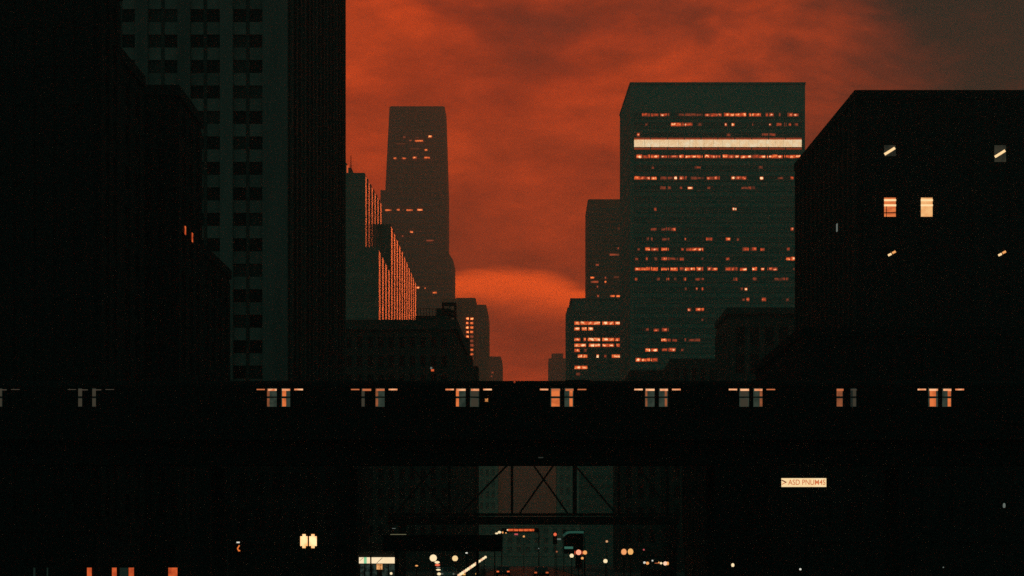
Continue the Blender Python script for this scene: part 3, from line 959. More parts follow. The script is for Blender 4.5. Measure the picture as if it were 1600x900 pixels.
t = thing('low_dim_building', 'low dim building just above the train roof, in front of the office tower', 'building', ((X0 + X1) / 2, D0, 0))
prism('wall', t, rect(X0, X1, D0, D1), 0, PZ(563.5, D0), M_OLD)
prism('lower_wing', t, rect(PX(985, D0), X0 - .02, D0 + 2, D1), 0, PZ(577, D0), M_OLD)
fr = Face((X0, D0), (X1, D0))
facade(t, fr, 5, PZ(568, D0), 7, 8, M_OLD, M_GLASS2, 0.5, 0.6, 0.4, 0.25)

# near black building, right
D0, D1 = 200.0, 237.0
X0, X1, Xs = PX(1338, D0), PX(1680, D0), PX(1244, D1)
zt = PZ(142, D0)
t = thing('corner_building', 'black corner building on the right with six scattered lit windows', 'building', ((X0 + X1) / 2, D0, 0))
prism('wall', t, [(X0, D0), (X1, D0), (X1, D1), (Xs, D1)], 0, zt, M_SHADE)
prism('parapet', t, [(X0 - .25, D0 - .3), (X1, D0 - .3), (X1, D1), (Xs - .3, D1)], zt - 1.0, zt + .03, M_SHADE)
fr = Face((X0, D0), (X1, D0))
def u3(x):
    return PX(x, D0) - X0
pxm = F / D0
M_BLIND = room('blind_orange', [(0.3, (0.55, 0.10, 0.03)), (0.6, (0.85, 0.22, 0.06))], 1.0, 3.0)
M_BLIND2 = room('blind_amber', [(0.3, (0.85, 0.34, 0.11)), (0.6, (1.0, 0.55, 0.22))], 1.0, 1.0)
M_DIMROOM = room('dim_room', [(0.3, (0.012, 0.011, 0.008)), (0.6, (0.035, 0.028, 0.018))], 1.0, 1.0)
M_TUBE = emit('ceiling_tube', (1.1, 0.72, 0.36), 1.1)
cx = [1390.5 + 57.4 * i for i in range(6)]
ty = [186 + 41 * i for i in range(17)]
special = {(0, 1), (3, 1), (0, 3), (1, 3), (0, 5), (3, 5)}
for r, y in enumerate(ty):
    fr.panel('spandrel', t, 0.05, fr.w - .05, PZ(y - 2, D0), PZ(y - 11, D0), 0.16, 0.15, M_SHADE)
    for c, x in enumerate(cx):
        m_ = M_GLASS2
        if (c, r) in special:
            m_ = M_DIMROOM if r != 5 else M_GLASS2
            if r == 3:
                m_ = M_BLIND if c == 0 else M_BLIND2
        z1_ = PZ(y, D0)
        hpx = 30
        if (c, r) == (0, 1): hpx = 17
        if (c, r) == (3, 1): hpx = 26
        z0_ = PZ(y + hpx, D0)
        w = fr.panel('window', t, u3(x - 9), u3(x + 9), z0_, z1_, 0.05, 0.045, m_)
        if r == 1 and (c, r) in special:
            o = 0 if c == 0 else 4
            bar('ceiling_tube', w, fr.at(u3(x - 8.5), 0.1, PZ(y + 14.5 + o, D0)), fr.at(u3(x + 7.5), 0.1, PZ(y + 4.5 + o, D0)), 0.30, 0.05, M_TUBE)
        if r == 3 and (c, r) in special:
            fr.panel('ceiling_tube', w, u3(x - 9.3), u3(x + 9.3), PZ(y + 5.5, D0), PZ(y + 2.6, D0), 0.13, 0.07, M_TUBE)
            fr.panel('ceiling_tube', w, u3(x - 9.3), u3(x + 9.3), PZ(y + 13.5, D0), PZ(y + 10.6, D0), 0.13, 0.07, M_TUBE)
            if c == 0:
                fr.panel('sash_bar', w, u3(x - 9), u3(x + 9), PZ(y + 24.5, D0), PZ(y + 23, D0), 0.13, 0.07, M_SHADE)
                fr.panel('sash_bar', w, u3(x - 6.2), u3(x - 5.4), z0_, PZ(y + 13.6, D0), 0.12, 0.065, M_SHADE)
        if r == 5 and (c, r) in special:
            for k, (dx, dy) in enumerate(((-0.5, 7), (6, 3.3))):
                bar('ceiling_tube', w, fr.at(u3(x + dx - 2.6), 0.1, PZ(y + dy + 1.4, D0)), fr.at(u3(x + dx + 2.6), 0.1, PZ(y + dy - 1.2, D0)), 0.26, 0.05, M_TUBE if k == 0 else M_AMBER)
for x in [1362] + [c + 28.7 for c in cx]:
    fr.panel('pier', t, max(0.0, u3(x - 14)), min(fr.w, u3(x + 14)), 0, zt - 1.1, 0.24, 0.235, M_SHADE)
sf = Face((Xs, D1), (X0, D0))
n = 14
for i in range(n):
    u = 0.4 + (sf.w - 0.8) * i / (n - 1)
    sf.panel('rib', t, max(0, u - .45), min(sf.w, u + .45), 0, zt - 1.1, 0.20, 0.195, M_DKSTONE)
for i in range(n - 1):
    u = 0.4 + (sf.w - 0.8) * (i + .5) / (n - 1)
    for r in range(13):
        z = 4 + r * 3.8
        sf.panel('window', t, u - .75, u + .75, z, z + 2.4, 0.04, 0.035, M_GLASS2)
u_ = sf.w * (1312 - 1244) / (1338 - 1244)
sf.panel('lit_window', t, u_ - .25, u_ + .25, PZ(366, 212), PZ(354, 212), 0.12, 0.08, M_GREYL)

# low black building nearer the railway, right
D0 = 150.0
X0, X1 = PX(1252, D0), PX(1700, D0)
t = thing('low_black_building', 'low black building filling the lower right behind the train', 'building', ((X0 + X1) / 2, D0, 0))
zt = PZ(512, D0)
prism('wall', t, rect(X0, X1, D0, D0 + 30), 0, zt, M_SHADE)
prism('parapet', t, rect(X0 - .2, X1, D0 - .35, D0 + 30), zt - .8, zt + .02, M_SHADE)
fr = Face((X0, D0), (X1, D0))
facade(t, fr, 4.5, zt - 1.4, 9, 5, M_SHADE, M_GLASS2, 0.5, 0.6)
# street-level corner block below the railway, right
D0 = 170.0
X0, X1 = PX(1108, D0), PX(1262, D0)
t = thing('street_corner_block', 'black street-corner block below the train, left of the illuminated sign', 'building', ((X0 + X1) / 2, D0, 0))
zt = PZ(622, D0)
prism('wall', t, rect(X0, X1, D0, D0 + 26), 0, zt, M_SHADE)
fr = Face((X0, D0), (X1, D0))
facade(t, fr, 4.5, zt - .8, 4, 4, M_SHADE, M_GLASS2, 0.5, 0.6)
sf = Face((X0, D0 + 26), (X0, D0))
facade(t, sf, 4.5, zt - .8, 7, 4, M_SHADE, M_GLASS2, 0.5, 0.6)
# dim facade strips seen between the columns, right of the street
D0 = 300.0
for (xa, xb, m_, lab, dd) in ((968, 1034, M_OLD, 'dim narrow facade under the train, right of the bracing', 0), (1034, 1044, M_GREEN, 'pale green slender facade strip under the train', 8), (1044, 1106, M_OLD, 'dim facade under the train beside the black corner block', 3)):
    D = D0 + dd
    t = thing('street_facade', lab, 'building', (PX((xa + xb) / 2, D), D, 0), 'dim facades along the right pavement')
    prism('wall', t, rect(PX(xa, D), PX(xb, D) - .05, D, D + 22), 0, PZ(640 - dd, D), m_)
    prism('cornice', t, rect(PX(xa, D) - .2, PX(xb, D) - .02, D - .5, D + 22), PZ(640 - dd, D) - 1.1, PZ(640 - dd, D) + .1, m_)
    if xb - xa > 20:
        facade(t, Face((PX(xa, D), D), (PX(xb, D) - .05, D)), 4.5, PZ(648, D), 3, 6, m_, M_GLASS2, 0.5, 0.6)
    else:
        f_ = Face((PX(xa, D), D), (PX(xb, D) - .05, D))
        for k in range(5):
            f_.panel('window', t, f_.w * .25, f_.w * .75, 5 + k * 4, 7.4 + k * 4, 0.04, 0.035, M_GLASST)

# ------------------------------------------------------------------ ELEVATED RAILWAY and train
DT = 110.0
s_ = F / DT       # 24 px per metre
def TX(x): return PX(x, DT)
def TZ(y): return PZ(y, DT)
t = thing('elevated_railway', 'black elevated railway viaduct with plate girder crossing the whole street', 'railway', (0, DT + 2, 0))
zg0, zg1 = TZ(726), TZ(690)
XA, XB = -44.0, 42.0
box('plate_girder', t, ((XA + XB) / 2, DT + 0.2, (zg0 + zg1) / 2), (XB - XA, 0.12, zg1 - zg0), M_STEEL)
box('girder_flange', t, ((XA + XB) / 2, DT + 0.2, zg0 + 0.03), (XB - XA, 0.5, 0.06), M_STEEL)
box('girder_flange', t, ((XA + XB) / 2, DT + 0.2, zg1 + 0.03), (XB - XA, 0.5, 0.06), M_STEEL)
box('plate_girder', t, ((XA + XB) / 2, DT + 5.2, (zg0 + zg1) / 2 + .1), (XB - XA, 0.12, zg1 - zg0 - .2), M_STEEL)
for i in range(44):
    box('stiffener', t, (XA + 1 + i * 2.0, DT + 0.09, (zg0 + zg1) / 2), (0.1, 0.10, zg1 - zg0 - .02), M_STEEL)
for i in range(108):
    box('sleeper', t, (XA + .5 + i * 0.8, DT + 2.7, zg1 + 0.17), (0.24, 5.6, 0.2), M_STEEL)
for y in (DT + .95, DT + 2.4, DT + 3.6, DT + 5.0):
    box('rail', t, ((XA + XB) / 2, y, zg1 + 0.35), (XB - XA, 0.08, 0.16), M_STEEL)
box('walkway', t, ((XA + XB) / 2, DT - 0.45, zg1 + 0.12), (XB - XA, 0.9, 0.08), M_STEEL)
box('walkway_edge', t, ((XA + XB) / 2, DT - 0.93, zg1 + 0.2), (XB - XA, 0.05, 0.3), M_STEEL)
box('track_parapet', t, ((XA + XB) / 2, DT - 0.86, (zg1 + TZ(654)) / 2 + .08), (XB - XA, 0.06, TZ(654) - zg1 - .16), M_STEEL)
for x in (TX(318), TX(535), TX(1128), TX(1420)):
    for y in (DT + .2, DT + 5.2):
        box('column', t, (x, y, zg0 / 2), (0.9, 0.5, zg0 - .01), M_STEEL)
        box('column_base', t, (x, y, 0.2), (1.3, 0.9, 0.4), M_CONCD)
    box('cross_girder', t, (x, DT + 2.7, zg0 - 0.0 + .35), (0.45, 4.8, 0.7), M_STEEL)
box('glint_plate', t, (TX(845), DT - 0.05, TZ(715)), (0.32, 0.04, 0.07), emit('glint_faint', (0.025, 0.025, 0.02)))  # faint glowing plate added as a painted glint on the girder

t = thing('elevated_train', 'black elevated train with small lit door windows crossing above the street', 'train', (0, DT + 1.7, zg1 + 0.43))
zr_, zf = TZ(592), zg1 + 1.15
def cross_section():
    w = 1.4
    yc = DT + 1.7
    pts = [(yc - w + .05, zf), (yc - w, zf + .15), (yc - w, zr_ - .42), (yc - w + .12, zr_ - .2), (yc - w + .45, zr_ - .05), (yc, zr_)]
    pts += [(2 * yc - y, z) for y, z in reversed(pts[:-1])]
    return pts
CS = cross_section()
yF = DT + 0.3      # outer face of the near side
def car_body(x0, x1):
    n = len(CS)
    v = [(x0, y, z) for y, z in CS] + [(x1, y, z) for y, z in CS]
    f = [tuple(range(n)), tuple(range(n, 2 * n))] + [(i, (i + 1) % n, n + (i + 1) % n, n + i) for i in range(n)]
    return v, f
M_TP = {0: emit('door_glass_faint', (0.010, 0.013, 0.011)), 1: room('door_glass', [(0.3, (0.012, 0.019, 0.014)), (0.65, (0.036, 0.046, 0.033))], 2.5, 1.0)}
M_TO = {0: emit('door_post_dim', (0.045, 0.036, 0.024)), 1: room('door_post_mid', [(0.3, (0.15, 0.05, 0.02)), (0.6, (0.34, 0.095, 0.035))], 2.0, 1.0), 2: room('door_post_hot', [(0.3, (0.45, 0.085, 0.02)), (0.6, (0.80, 0.19, 0.05))], 2.0, 1.0)}  # posts glow themselves: cabin light is put into their emission
M_TL = {0: emit('train_lamp_faint', (0.06, 0.045, 0.032)), 1: emit('train_lamp_mid', (0.55, 0.15, 0.055)), 2: room('train_lamp_hot', [(0.35, (0.75, 0.2, 0.07)), (0.6, (1.1, 0.55, 0.28))], 2.2)}
# per door: (left leaf, right leaf, left ceiling lamp, right ceiling lamp); leaf = (pane, lamp, post level, post x0, x1, visible x0, x1)
doors = {
 -3: (None, (0, 0, 0, .0, .45, 0, .5), None, 0),
 -2: ((0, 0, 0, .0, .4, 0, .4), (0, 0, 0, .0, .4, 0, .4), 0, 0),
 -1: (None, None, None, None),
 0: ((1, 2, 1, .0, .25, 0, 1), (1, 2, 2, .12, .55, 0, 1), 1, 2),
 1: ((0, 1, 0, .0, .3, 0, .35), (1, 1, 1, .0, .28, 0, 1), 1, 2),
 2: ((1, 2, 2, .0, .3, 0, 1), (1, 2, 0, .1, .9, 0, 1), 2, 2),
 3: ((1, 1, 2, .1, .95, 0, 1), (1, 1, 2, .55, .9, 0, 1), 2, 1),
 4: ((1, 2, 1, .05, .25, 0, 1), (1, 2, 1, .65, .9, 0, 1), 2, 2),
 5: ((1, 2, 0, .1, .9, 0, 1), (1, 2, 1, .7, 1, 0, 1), 2, 1),
 6: ((0, 1, 1, .3, .9, .3, .95), (0, 0, 0, .55, .9, .3, .95), None, None),
 7: ((1, 2, 2, .15, .8, 0, 1), (1, 2, 2, .6, .95, 0, 1), 2, 2),
 8: (None, None, None, None)}
for c in range(6):
    k0 = -3 + 2 * c
    c0 = 434 + 147.9 * k0
    x0, x1 = TX(c0 - 72.5), TX(c0 + 147.9 + 72.5)
    v, f = car_body(x0, x1)
    car = mesh_obj('carriage', t, v, f, M_TRAIN)
    box('underframe', car, ((x0 + x1) / 2, DT + 1.7, zf - .16), (x1 - x0 - .4, 2.4, 0.3), M_TRAIN)
    box('equipment_box', car, ((x0 + x1) / 2, DT + .95, zf - .45), (3.6, 0.7, 0.5), M_TRAIN)
    for xb in (x0 + 2.1, x1 - 2.1):
        box('bogie_frame', car, (xb, DT + .85, zg1 + .85), (2.4, 0.2, 0.3), M_TRAIN)
        for dx in (-.8, .8):
            tube('wheel', car, (xb + dx, DT + .98, zg1 + .82), (xb + dx, DT + .86, zg1 + .82), 0.39, M_STEEL, n=14)
    box('roof_vent', car, ((x0 + x1) / 2 - 2, DT + 1.7, zr_ + .0), (1.6, 1.1, 0.10), M_TRAIN)
    if c < 5:
        box('gangway', car, (x1 + .12, DT + 1.7, (zf + zr_) / 2 - .1), (0.34, 2.5, zr_ - zf - .22), M_TRAIN)
    for k in (k0, k0 + 1):
        cc = 434 + 147.9 * k
        data = doors[k]
        for li, (xa, xb) in enumerate(((-17.5, -2.5), (4.5, 18.5))):
            wA, wB = TX(cc + xa), TX(cc + xb)
            leafw = wB - wA
            zb_, zt_ = TZ(635), TZ(606)
            box('door', car, ((wA + wB) / 2, yF - .015, (zf + zt_ + .25) / 2), (leafw + .26, 0.05, zt_ + .22 - zf), M_TRAIN)
            zm0, zm1 = TZ(621), TZ(619)
            L = data[li]
            yp = yF - .055
            if L is None:
                box('door_window', car, ((wA + wB) / 2, yp, (zm1 + zt_) / 2), (leafw, 0.02, zt_ - zm1), M_GLASS2)
                box('door_window', car, ((wA + wB) / 2, yp, (zm0 + zb_) / 2), (leafw, 0.02, zm0 - zb_), M_GLASS2)
            else:
                pane, lamp, post, pa, pb, va, vb = L
                a, b = wA + leafw * va, wA + leafw * vb
                for (za, zz) in ((zb_, zm0), (zm1, zt_)):
                    box('door_window', car, ((a + b) / 2, yp, (za + zz) / 2), (b - a, 0.02, zz - za), M_TP[pane])
                    qa, qb = wA + leafw * pa, wA + leafw * pb
                    box('lit_partition', car, ((qa + qb) / 2, yp - .014, (za + zz) / 2 - .01), (qb - qa, 0.005, zz - za - .06), M_TO[post])
                box('ceiling_lamp', car, ((max(a, wA + .06) + wB) / 2, yp - .02, TZ(608.6)), (wB - max(a, wA + .06), 0.008, 0.13 if lamp else 0.06), M_TL[lamp])
        for side, (xa, xb) in ((2, (-34, -21)), (3, (25, 38.5))):
            wA, wB = TX(cc + xa), TX(cc + xb)
            box('side_window', car, ((wA + wB) / 2, yF - .03, (TZ(634) + TZ(605)) / 2), (wB - wA + .1, 0.03, TZ(605) - TZ(634)), M_GLASS2)
            if data[side] is not None:
                lv = data[side]
                box('ceiling_lamp', car, ((wA + wB) / 2, yF - .05, TZ(608)), (wB - wA, 0.008, 0.10 if lv == 2 else 0.075 if lv else 0.04), M_TL[lv])
        for xa in (45, 66, 87):
            wA = TX(cc + xa)
            box('side_window', car, (wA + .36, yF - .03, (TZ(634) + TZ(605)) / 2), (0.72, 0.03, TZ(605) - TZ(634)), M_GLASS2)
    if k0 == 1:
        pass
car2 = [o for o in t.children if o.name.startswith('carriage')][2]
box('lit_notice', car2, (TX(760), yF - .06, TZ(624.5)), (0.20, 0.01, 0.22), room('notice', [(0.42, (0.01, 0.008, 0.006)), (0.55, (0.6, 0.22, 0.06))], 9.0))

# ------------------------------------------------------------------ braced truss bridge behind the viaduct
DB = 220.0
def BX(x): return PX(x, DB)
def BZ(y): return PZ(y, DB)
t = thing('braced_footbridge', 'black lattice bridge with crossed bracing spanning the street under the train', 'bridge', (BX(850), DB, 0))
xl, xr = BX(606), BX(1060)
zt, zb = BZ(682), BZ(802)
box('top_chord', t, ((xl + xr) / 2, DB, zt + .2), (xr - xl, 0.4, 0.4), M_STEEL)
box('bottom_chord', t, ((xl + xr) / 2, DB, BZ(804)), (xr - xl, 0.45, 0.35), M_STEEL)
box('deck_girder', t, ((xl + xr) / 2, DB + .6, BZ(813.5)), (xr - xl, 1.4, 1.02), M_STEEL)
for x, w in ((702, .35), (800, .34), (898, .55), (967, .30), (1043, .35)):
    box('post', t, (BX(x), DB, (zt + zb) / 2), (w, 0.36, zt - zb), M_STEEL)
dg = [((720, 802), (836, 682)), ((812, 802), (895, 684)), ((887, 802), (803, 684)), ((962, 802), (862, 684)), ((704, 700), (620, 800)), ((1040, 790), (970, 690)), ((612, 690), (700, 800))]
for i, (a, b) in enumerate(dg):
    yo = DB - .1 + (i % 2) * .2
    bar('brace', t, (BX(a[0]), yo, BZ(a[1])), (BX(b[0]), yo, BZ(b[1])), 0.24, 0.12, M_STEEL)
for x in (628, 1052):
    box('pier', t, (BX(x), DB + .6, BZ(820) / 2), (0.9, 1.0, BZ(820) - .01), M_STEEL)

# ------------------------------------------------------------------ street-level things
def street_lamp(x, y, D, rpx, m_, label, sz=1.0, cat='lamp', name='street_lamp', group=None):
    X, Z = PX(x, D), PZ(y, D)
    r = rpx / F * D
    t = thing(name, label, cat, (X, D, 0.0), group)
    tube('post', t, (X, D, 0.0), (X, D, Z - r * sz * .9), 0.06, M_STEEL, 0.045)
    tube('base', t, (X, D, 0.0), (X, D, 0.35), 0.13, M_STEEL, 0.09)
    tube('collar', t, (X, D, Z - r * sz * 1.05), (X, D, Z - r * sz * .8), 0.09, M_STEEL, r * .5)
    ball('globe', t, (X, D, Z), r, m_, sz)
    ball('finial', t, (X, D, Z + r * sz), min(0.05, r * .3), M_STEEL)
    return t


def signal(x, y, D, rpx, m_, label, lens=0, name='traffic_signal', cat='traffic light'):
    """three-lens head on a post, one lens lit"""
    X, Z = PX(x, D), PZ(y, D)
    r = rpx / F * D
    t = thing(name, label, cat, (X, D, 0.0))
    tube('post', t, (X, D + .2, 0.0), (X, D + .2, Z + r), 0.06, M_STEEL, 0.05)
    zc = Z - (1 - lens) * 2.3 * r
    hs = box('housing', t, (X, D, zc), (2.4 * r, 0.2, 7.4 * r), M_STEEL)
    for k in range(3):
        zz = zc + (1 - k) * 2.3 * r
        tube('lens', hs, (X, D - .09, zz), (X, D - .13, zz), r, m_ if k == lens else M_GLASS2, n=14)
    return t


# twin-pane lantern
D = 118.0
X, Z = PX(482, D), PZ(845.5, D)
t = thing('lantern', 'big two-paned glowing lantern low on the left under the train', 'lantern', (X, D, 0))
tube('post', t, (X, D, 0), (X, D, Z - .56), 0.07, M_STEEL)
tube('base', t, (X, D, 0), (X, D, .4), 0.16, M_STEEL, 0.1)
box('back_plate', t, (X, D + .12, Z), (1.3, 0.06, 1.1), M_STEEL)
M_LAN = room('lantern_glass', [(0.3, (0.95, 0.40, 0.14)), (0.6, (1.0, 0.68, 0.34))], 1.2, soft=0.2)
for s in (-1, 1):
    me = bpy.data.meshes.new('pane')
    bm = bmesh.new()
    bmesh.ops.create_cube(bm, size=1)
    bmesh.ops.scale(bm, vec=(0.52, 0.1, 0.98), verts=bm.verts)
    bmesh.ops.bevel(bm, geom=[e for e in bm.edges if abs(e.verts[0].co.y - e.verts[1].co.y) > .05], offset=0.15, segments=4, affect='EDGES')
    bm.to_mesh(me); bm.free()
    me.materials.append(M_LAN)
    link(bpy.data.objects.new('pane', me), t, Matrix.Translation((X + s * .31, D, Z)))
box('mullion', t, (X, D - .03, Z), (0.09, 0.14, 1.1), M_STEEL)
prism('cap', t, rect(X - .7, X + .7, D - .25, D + .25), Z + .55, Z + .75, M_STEEL, rect(X - .15, X + .15, D - .08, D + .08))

# small neon sign
D = 148.5
t = thing('neon_sign', 'tiny orange neon squiggle with a white dot, left of the lantern', 'neon sign', (PX(372, D), D, 0))
box('board', t, (PX(372, D), D + .1, PZ(855, D)), (1.0, 0.06, 1.5), M_STEEL)
box('bracket', t, (PX(372, D), D + .1, PZ(855, D) / 2 - .35), (0.12, 0.06, PZ(855, D) - .8), M_STEEL)
for (xa, ya, xb, yb) in ((374, 852, 371, 857), (371, 857, 373, 861), (373, 861, 375, 860)):
    tube('neon_tube', t, (PX(xa, D), D + .03, PZ(ya, D)), (PX(xb, D), D + .03, PZ(yb, D)), 0.055, M_ORL)
box('bulb', t, (PX(372, D), D + .02, PZ(847.5, D)), (0.26, 0.08, 0.12), M_WHT)
# thin upright tube lamp
D = 140.0
t = thing('tube_lamp', 'thin upright yellow tube lamp between lantern and shop sign', 'lamp', (PX(534, D), D, 0))
box('tube', t, (PX(534, D), D, PZ(865, D)), (0.09, 0.06, 0.55), emit('tube_yellow', (0.55, 0.38, 0.16)))
box('bracket', t, (PX(534, D), D + .06, PZ(865, D)), (0.2, 0.05, 0.75), M_STEEL)
tube('post', t, (PX(534, D), D + .1, 0), (PX(534, D), D + .1, PZ(865, D)), 0.05, M_STEEL)

# shop with cream fascia
D = 168.0
t = thing('corner_shop', 'small shop with a glaring cream fascia sign behind a black post', 'shop', (PX(592, D), D, 0))
xa, xb = PX(556, D), PX(626, D)
prism('wall', t, rect(xa, xb, D, D + 6), 0, PZ(848, D), M_DKSTONE)
M_FAS = room('fascia_light', [(0.3, (1.0, 0.76, 0.44)), (0.7, (1.1, 0.86, 0.55))], 0.6)
f_ = Face((xa, D), (xb, D))
def uf(x): return PX(x, D) - xa
f_.panel('fascia_sign', t, uf(561.5), uf(579), PZ(880.3, D), PZ(870.8, D), 0.35, 0.3, M_FAS)
f_.panel('fascia_sign', t, uf(581), uf(618.5), PZ(880.3, D), PZ(870.8, D), 0.35, 0.3, M_FAS)
f_.panel('fascia_emblem', t, uf(569), uf(573.5), PZ(880.3, D), PZ(870.8, D), 0.365, 0.012, emit('emblem_green', (0.25, 0.62, 0.33)))
bar('fascia_stroke', t, f_.at(uf(563), .37, PZ(876, D)), f_.at(uf(568), .37, PZ(871.5, D)), 0.04, 0.01, M_STEEL)
bar('fascia_stroke', t, f_.at(uf(589), .37, PZ(880, D)), f_.at(uf(598), .37, PZ(871.5, D)), 0.045, 0.01, M_STEEL)
f_.panel('door_post', t, uf(579), uf(581), 0, PZ(869, D), 0.45, 0.4, M_STEEL)
for i, (a, b) in enumerate(((563, 569), (571, 578), (582, 589), (597, 606), (608, 617))):
    f_.panel('shop_window', t, uf(a), uf(b), 0.3, PZ(882, D), 0.05, 0.04, room('shop_dim', [(0.4, (0.003, 0.006, 0.005)), (0.62, (0.02, 0.035, 0.028))], 3.0))
f_.panel('paper_lantern', t, uf(588.8), uf(597.6), PZ(889.8, D), PZ(881, D), 0.3, 0.2, room('paper_glow', [(0.3, (0.35, 0.12, 0.03)), (0.6, (0.95, 0.45, 0.16))], 5.0))
ball('bulb', t, f_.at(uf(611.5), .25, PZ(896, D)), 0.13, M_CREAM)

# long black canopy box
D = 128.0
t = thing('canopy_box', 'long black canopy box hanging below the bridge, left of the street', 'canopy', ((PX(598, D) + PX(785, D)) / 2, D, 0))
xa, xb = PX(599, D), PX(785, D)
box('fascia', t, ((xa + xb) / 2, D, PZ(848.7, D)), (xb - xa, 0.9, PZ(836, D) - PZ(861.5, D)), M_STEEL)
for x in (xa + 1.0, xb - 1.9):
    box('post', t, (x, D + .2, PZ(861.5, D) / 2), (0.3 if x < -5 else 0.2, 0.3, PZ(861.5, D) - .002), M_STEEL)
box('edge_light', t, (PX(623, D), D - .42, PZ(835.2, D)), (1.2, 0.05, 0.05), emit('edge_light', (0.14, 0.13, 0.07)))
box('edge_light', t, (PX(616, D), D - .42, PZ(825.8, D)), (0.25, 0.04, 0.04), M_GREYL)
box('edge_light_bracket', t, (PX(616, D), D - .38, PZ(830.8, D)), (0.05, 0.05, 0.45), M_STEEL)

# globe lamps and other small lights
street_lamp(677, 872, 160, 5.6, M_CREAM, 'larger cream globe lamp right of the shop sign')
street_lamp(711, 872.5, 164, 4.5, emit('globe_amber', (1.0, 0.70, 0.34)), 'smaller cream globe lamp below the canopy box')
street_lamp(651, 884, 150, 2.2, M_AMBER, 'small amber lamp between the shop sign and the globe lamps', 0.55)
street_lamp(729, 864, 172, 1.9, M_WHT, 'tiny white lamp just under the canopy box', 0.65)
D = 158.0
t = thing('lamp_stack', 'short stack of small striped lamps under the larger globe', 'lamp', (PX(684, D), D, 0))
tube('post', t, (PX(684, D), D + .2, 0), (PX(684, D), D + .2, PZ(876, D)), 0.05, M_STEEL)
for i, (x, y, w, h, m_) in enumerate(((683, 878.6, 8, 4, M_CREAM), (683.5, 882.8, 8, 3.4, M_REDL), (684.8, 886.8, 7, 2.2, M_GREYL), (685, 890.3, 7, 2.6, M_CREAM), (686, 896.8, 6, 4.5, M_CREAM))):
    ball('shade', t, (PX(x, D), D, PZ(y, D)), w / 2 / F * D, m_, h / w)
# slanting row of bulbs along a stair rail
DL = 150.0
t = thing('bulb_rail', 'slanting row of bright bulbs along a stair handrail', 'light string', (PX(738, DL), DL, 0))
a, b = Vector((PX(717, DL), DL, PZ(899, DL))), Vector((PX(758.5, DL), DL, PZ(870.5, DL)))
bar('handrail', t, a + Vector((0, .1, -.06)), b + Vector((0, .1, -.06)), 0.1, 0.08, M_STEEL)
nb_ = 15
for i in range(nb_):
    p = a.lerp(b, i / (nb_ - 1))
    ball('bulb', t, p, 0.135 if i < 10 else 0.115, M_CREAM if i % 3 else emit('bulb_pink', (1.0, 0.6, 0.36)))
for f2 in (0.08, .5, .95):
    p = a.lerp(b, f2)
    tube('baluster', t, (p.x, DL + .1, 0), (p.x, DL + .1, p.z - .06), 0.035, M_STEEL)
for i in range(6):
    box('stair_step', t, (a.x + (b.x - a.x) * (i + .5) / 6, DL + .9, 0.1 + i * .12), ((b.x - a.x) / 6, 1.4, 0.2 + i * .24), M_CONCD)

# far red sign gantry and lamps under the truss
D = 300.0
t = thing('signal_gantry', 'far red row of lights hanging under the bridge over the street', 'sign', (PX(813, D), D, 0))
box('beam', t, (PX(813, D), D + .1, PZ(828.5, D)), (PX(842, D) - PX(784, D), 0.12, 0.75), M_STEEL)
for x in (784, 842):
    tube('post', t, (PX(x, D), D + .1, 0), (PX(x, D), D + .1, PZ(828, D)), 0.09, M_STEEL)
M_RS = room('red_strip', [(0.3, (0.35, 0.045, 0.012)), (0.6, (0.95, 0.15, 0.04))], 2.2)
for i in range(5):
    box('red_panel', t, (PX(797.5 + i * 8.3, D), D, PZ(828.2, D)), (7.6 / F * D, 0.08, 3.4 / F * D), M_RS)
ball('bulb', t, (PX(793, D), D, PZ(828, D)), 0.13, M_CREAM)
box('pink_panel', t, (PX(806.5, D), D, PZ(834.8, D)), (5.5 / F * D, 0.06, 2.4 / F * D), M_PINK)
box('hanger', t, (PX(806.5, D), D + .08, PZ(832, D)), (0.06, 0.04, 0.5), M_STEEL)
street_lamp(818.5, 838.2, 330, 1.6, M_AMBER, 'tiny amber lamp under the far red row of lights')
D = 240.0
t = thing('sloping_light', 'short slanting cluster of cream lights at the right end of the canopy box', 'lamp', (PX(782, D), D, 0))
for (x, y, w, h) in ((776, 833.4, 5, 2.6), (780.5, 831.6, 5.5, 4), (785.5, 832, 2.6, 3.2), (790.5, 832.7, 2.2, 2.0)):
    ball('bulb', t, (PX(x, D), D, PZ(y, D)), w / 2 / F * D, M_CREAM if w > 3 else M_AMBER, h / w)
tube('arm', t, (PX(773, D), D + .3, PZ(835, D)), (PX(793, D), D + .3, PZ(831.5, D)), 0.06, M_STEEL)
tube('post', t, (PX(773, D), D + .3, 0), (PX(773, D), D + .3, PZ(834.6, D)), 0.08, M_STEEL)

signal(867.3, 835, 236, 2.6, M_REDL, 'small red signal right of the far red lights')
D = 232.0
t = thing('bus_shelter', 'pair of dim teal light strips, one curved above a shorter one', 'shelter', (PX(896, D), D, 0))
pts = [(880, 836), (884, 832), (889, 830), (898, 829.8), (912, 830)]
for (p, q) in zip(pts[:-1], pts[1:]):
    bar('roof_light', t, (PX(p[0], D), D, PZ(p[1] + 1.6, D)), (PX(q[0], D), D, PZ(q[1] + 1.6, D)), 0.32, 0.1, M_TEALD if p[0] < 884 else emit('teal_mid', (0.016, 0.065, 0.045)))
box('roof', t, (PX(897, D), D + .8, PZ(829, D)), (PX(914, D) - PX(880, D), 1.5, 0.1), M_STEEL)
box('counter_light', t, (PX(888.7, D), D, PZ(855.8, D)), (13.5 / F * D, 0.08, 3.6 / F * D), M_TEAL)
for x in (881, 913):
    tube('post', t, (PX(x, D), D + .1, 0), (PX(x, D), D + .1, PZ(830, D)), 0.05, M_STEEL)
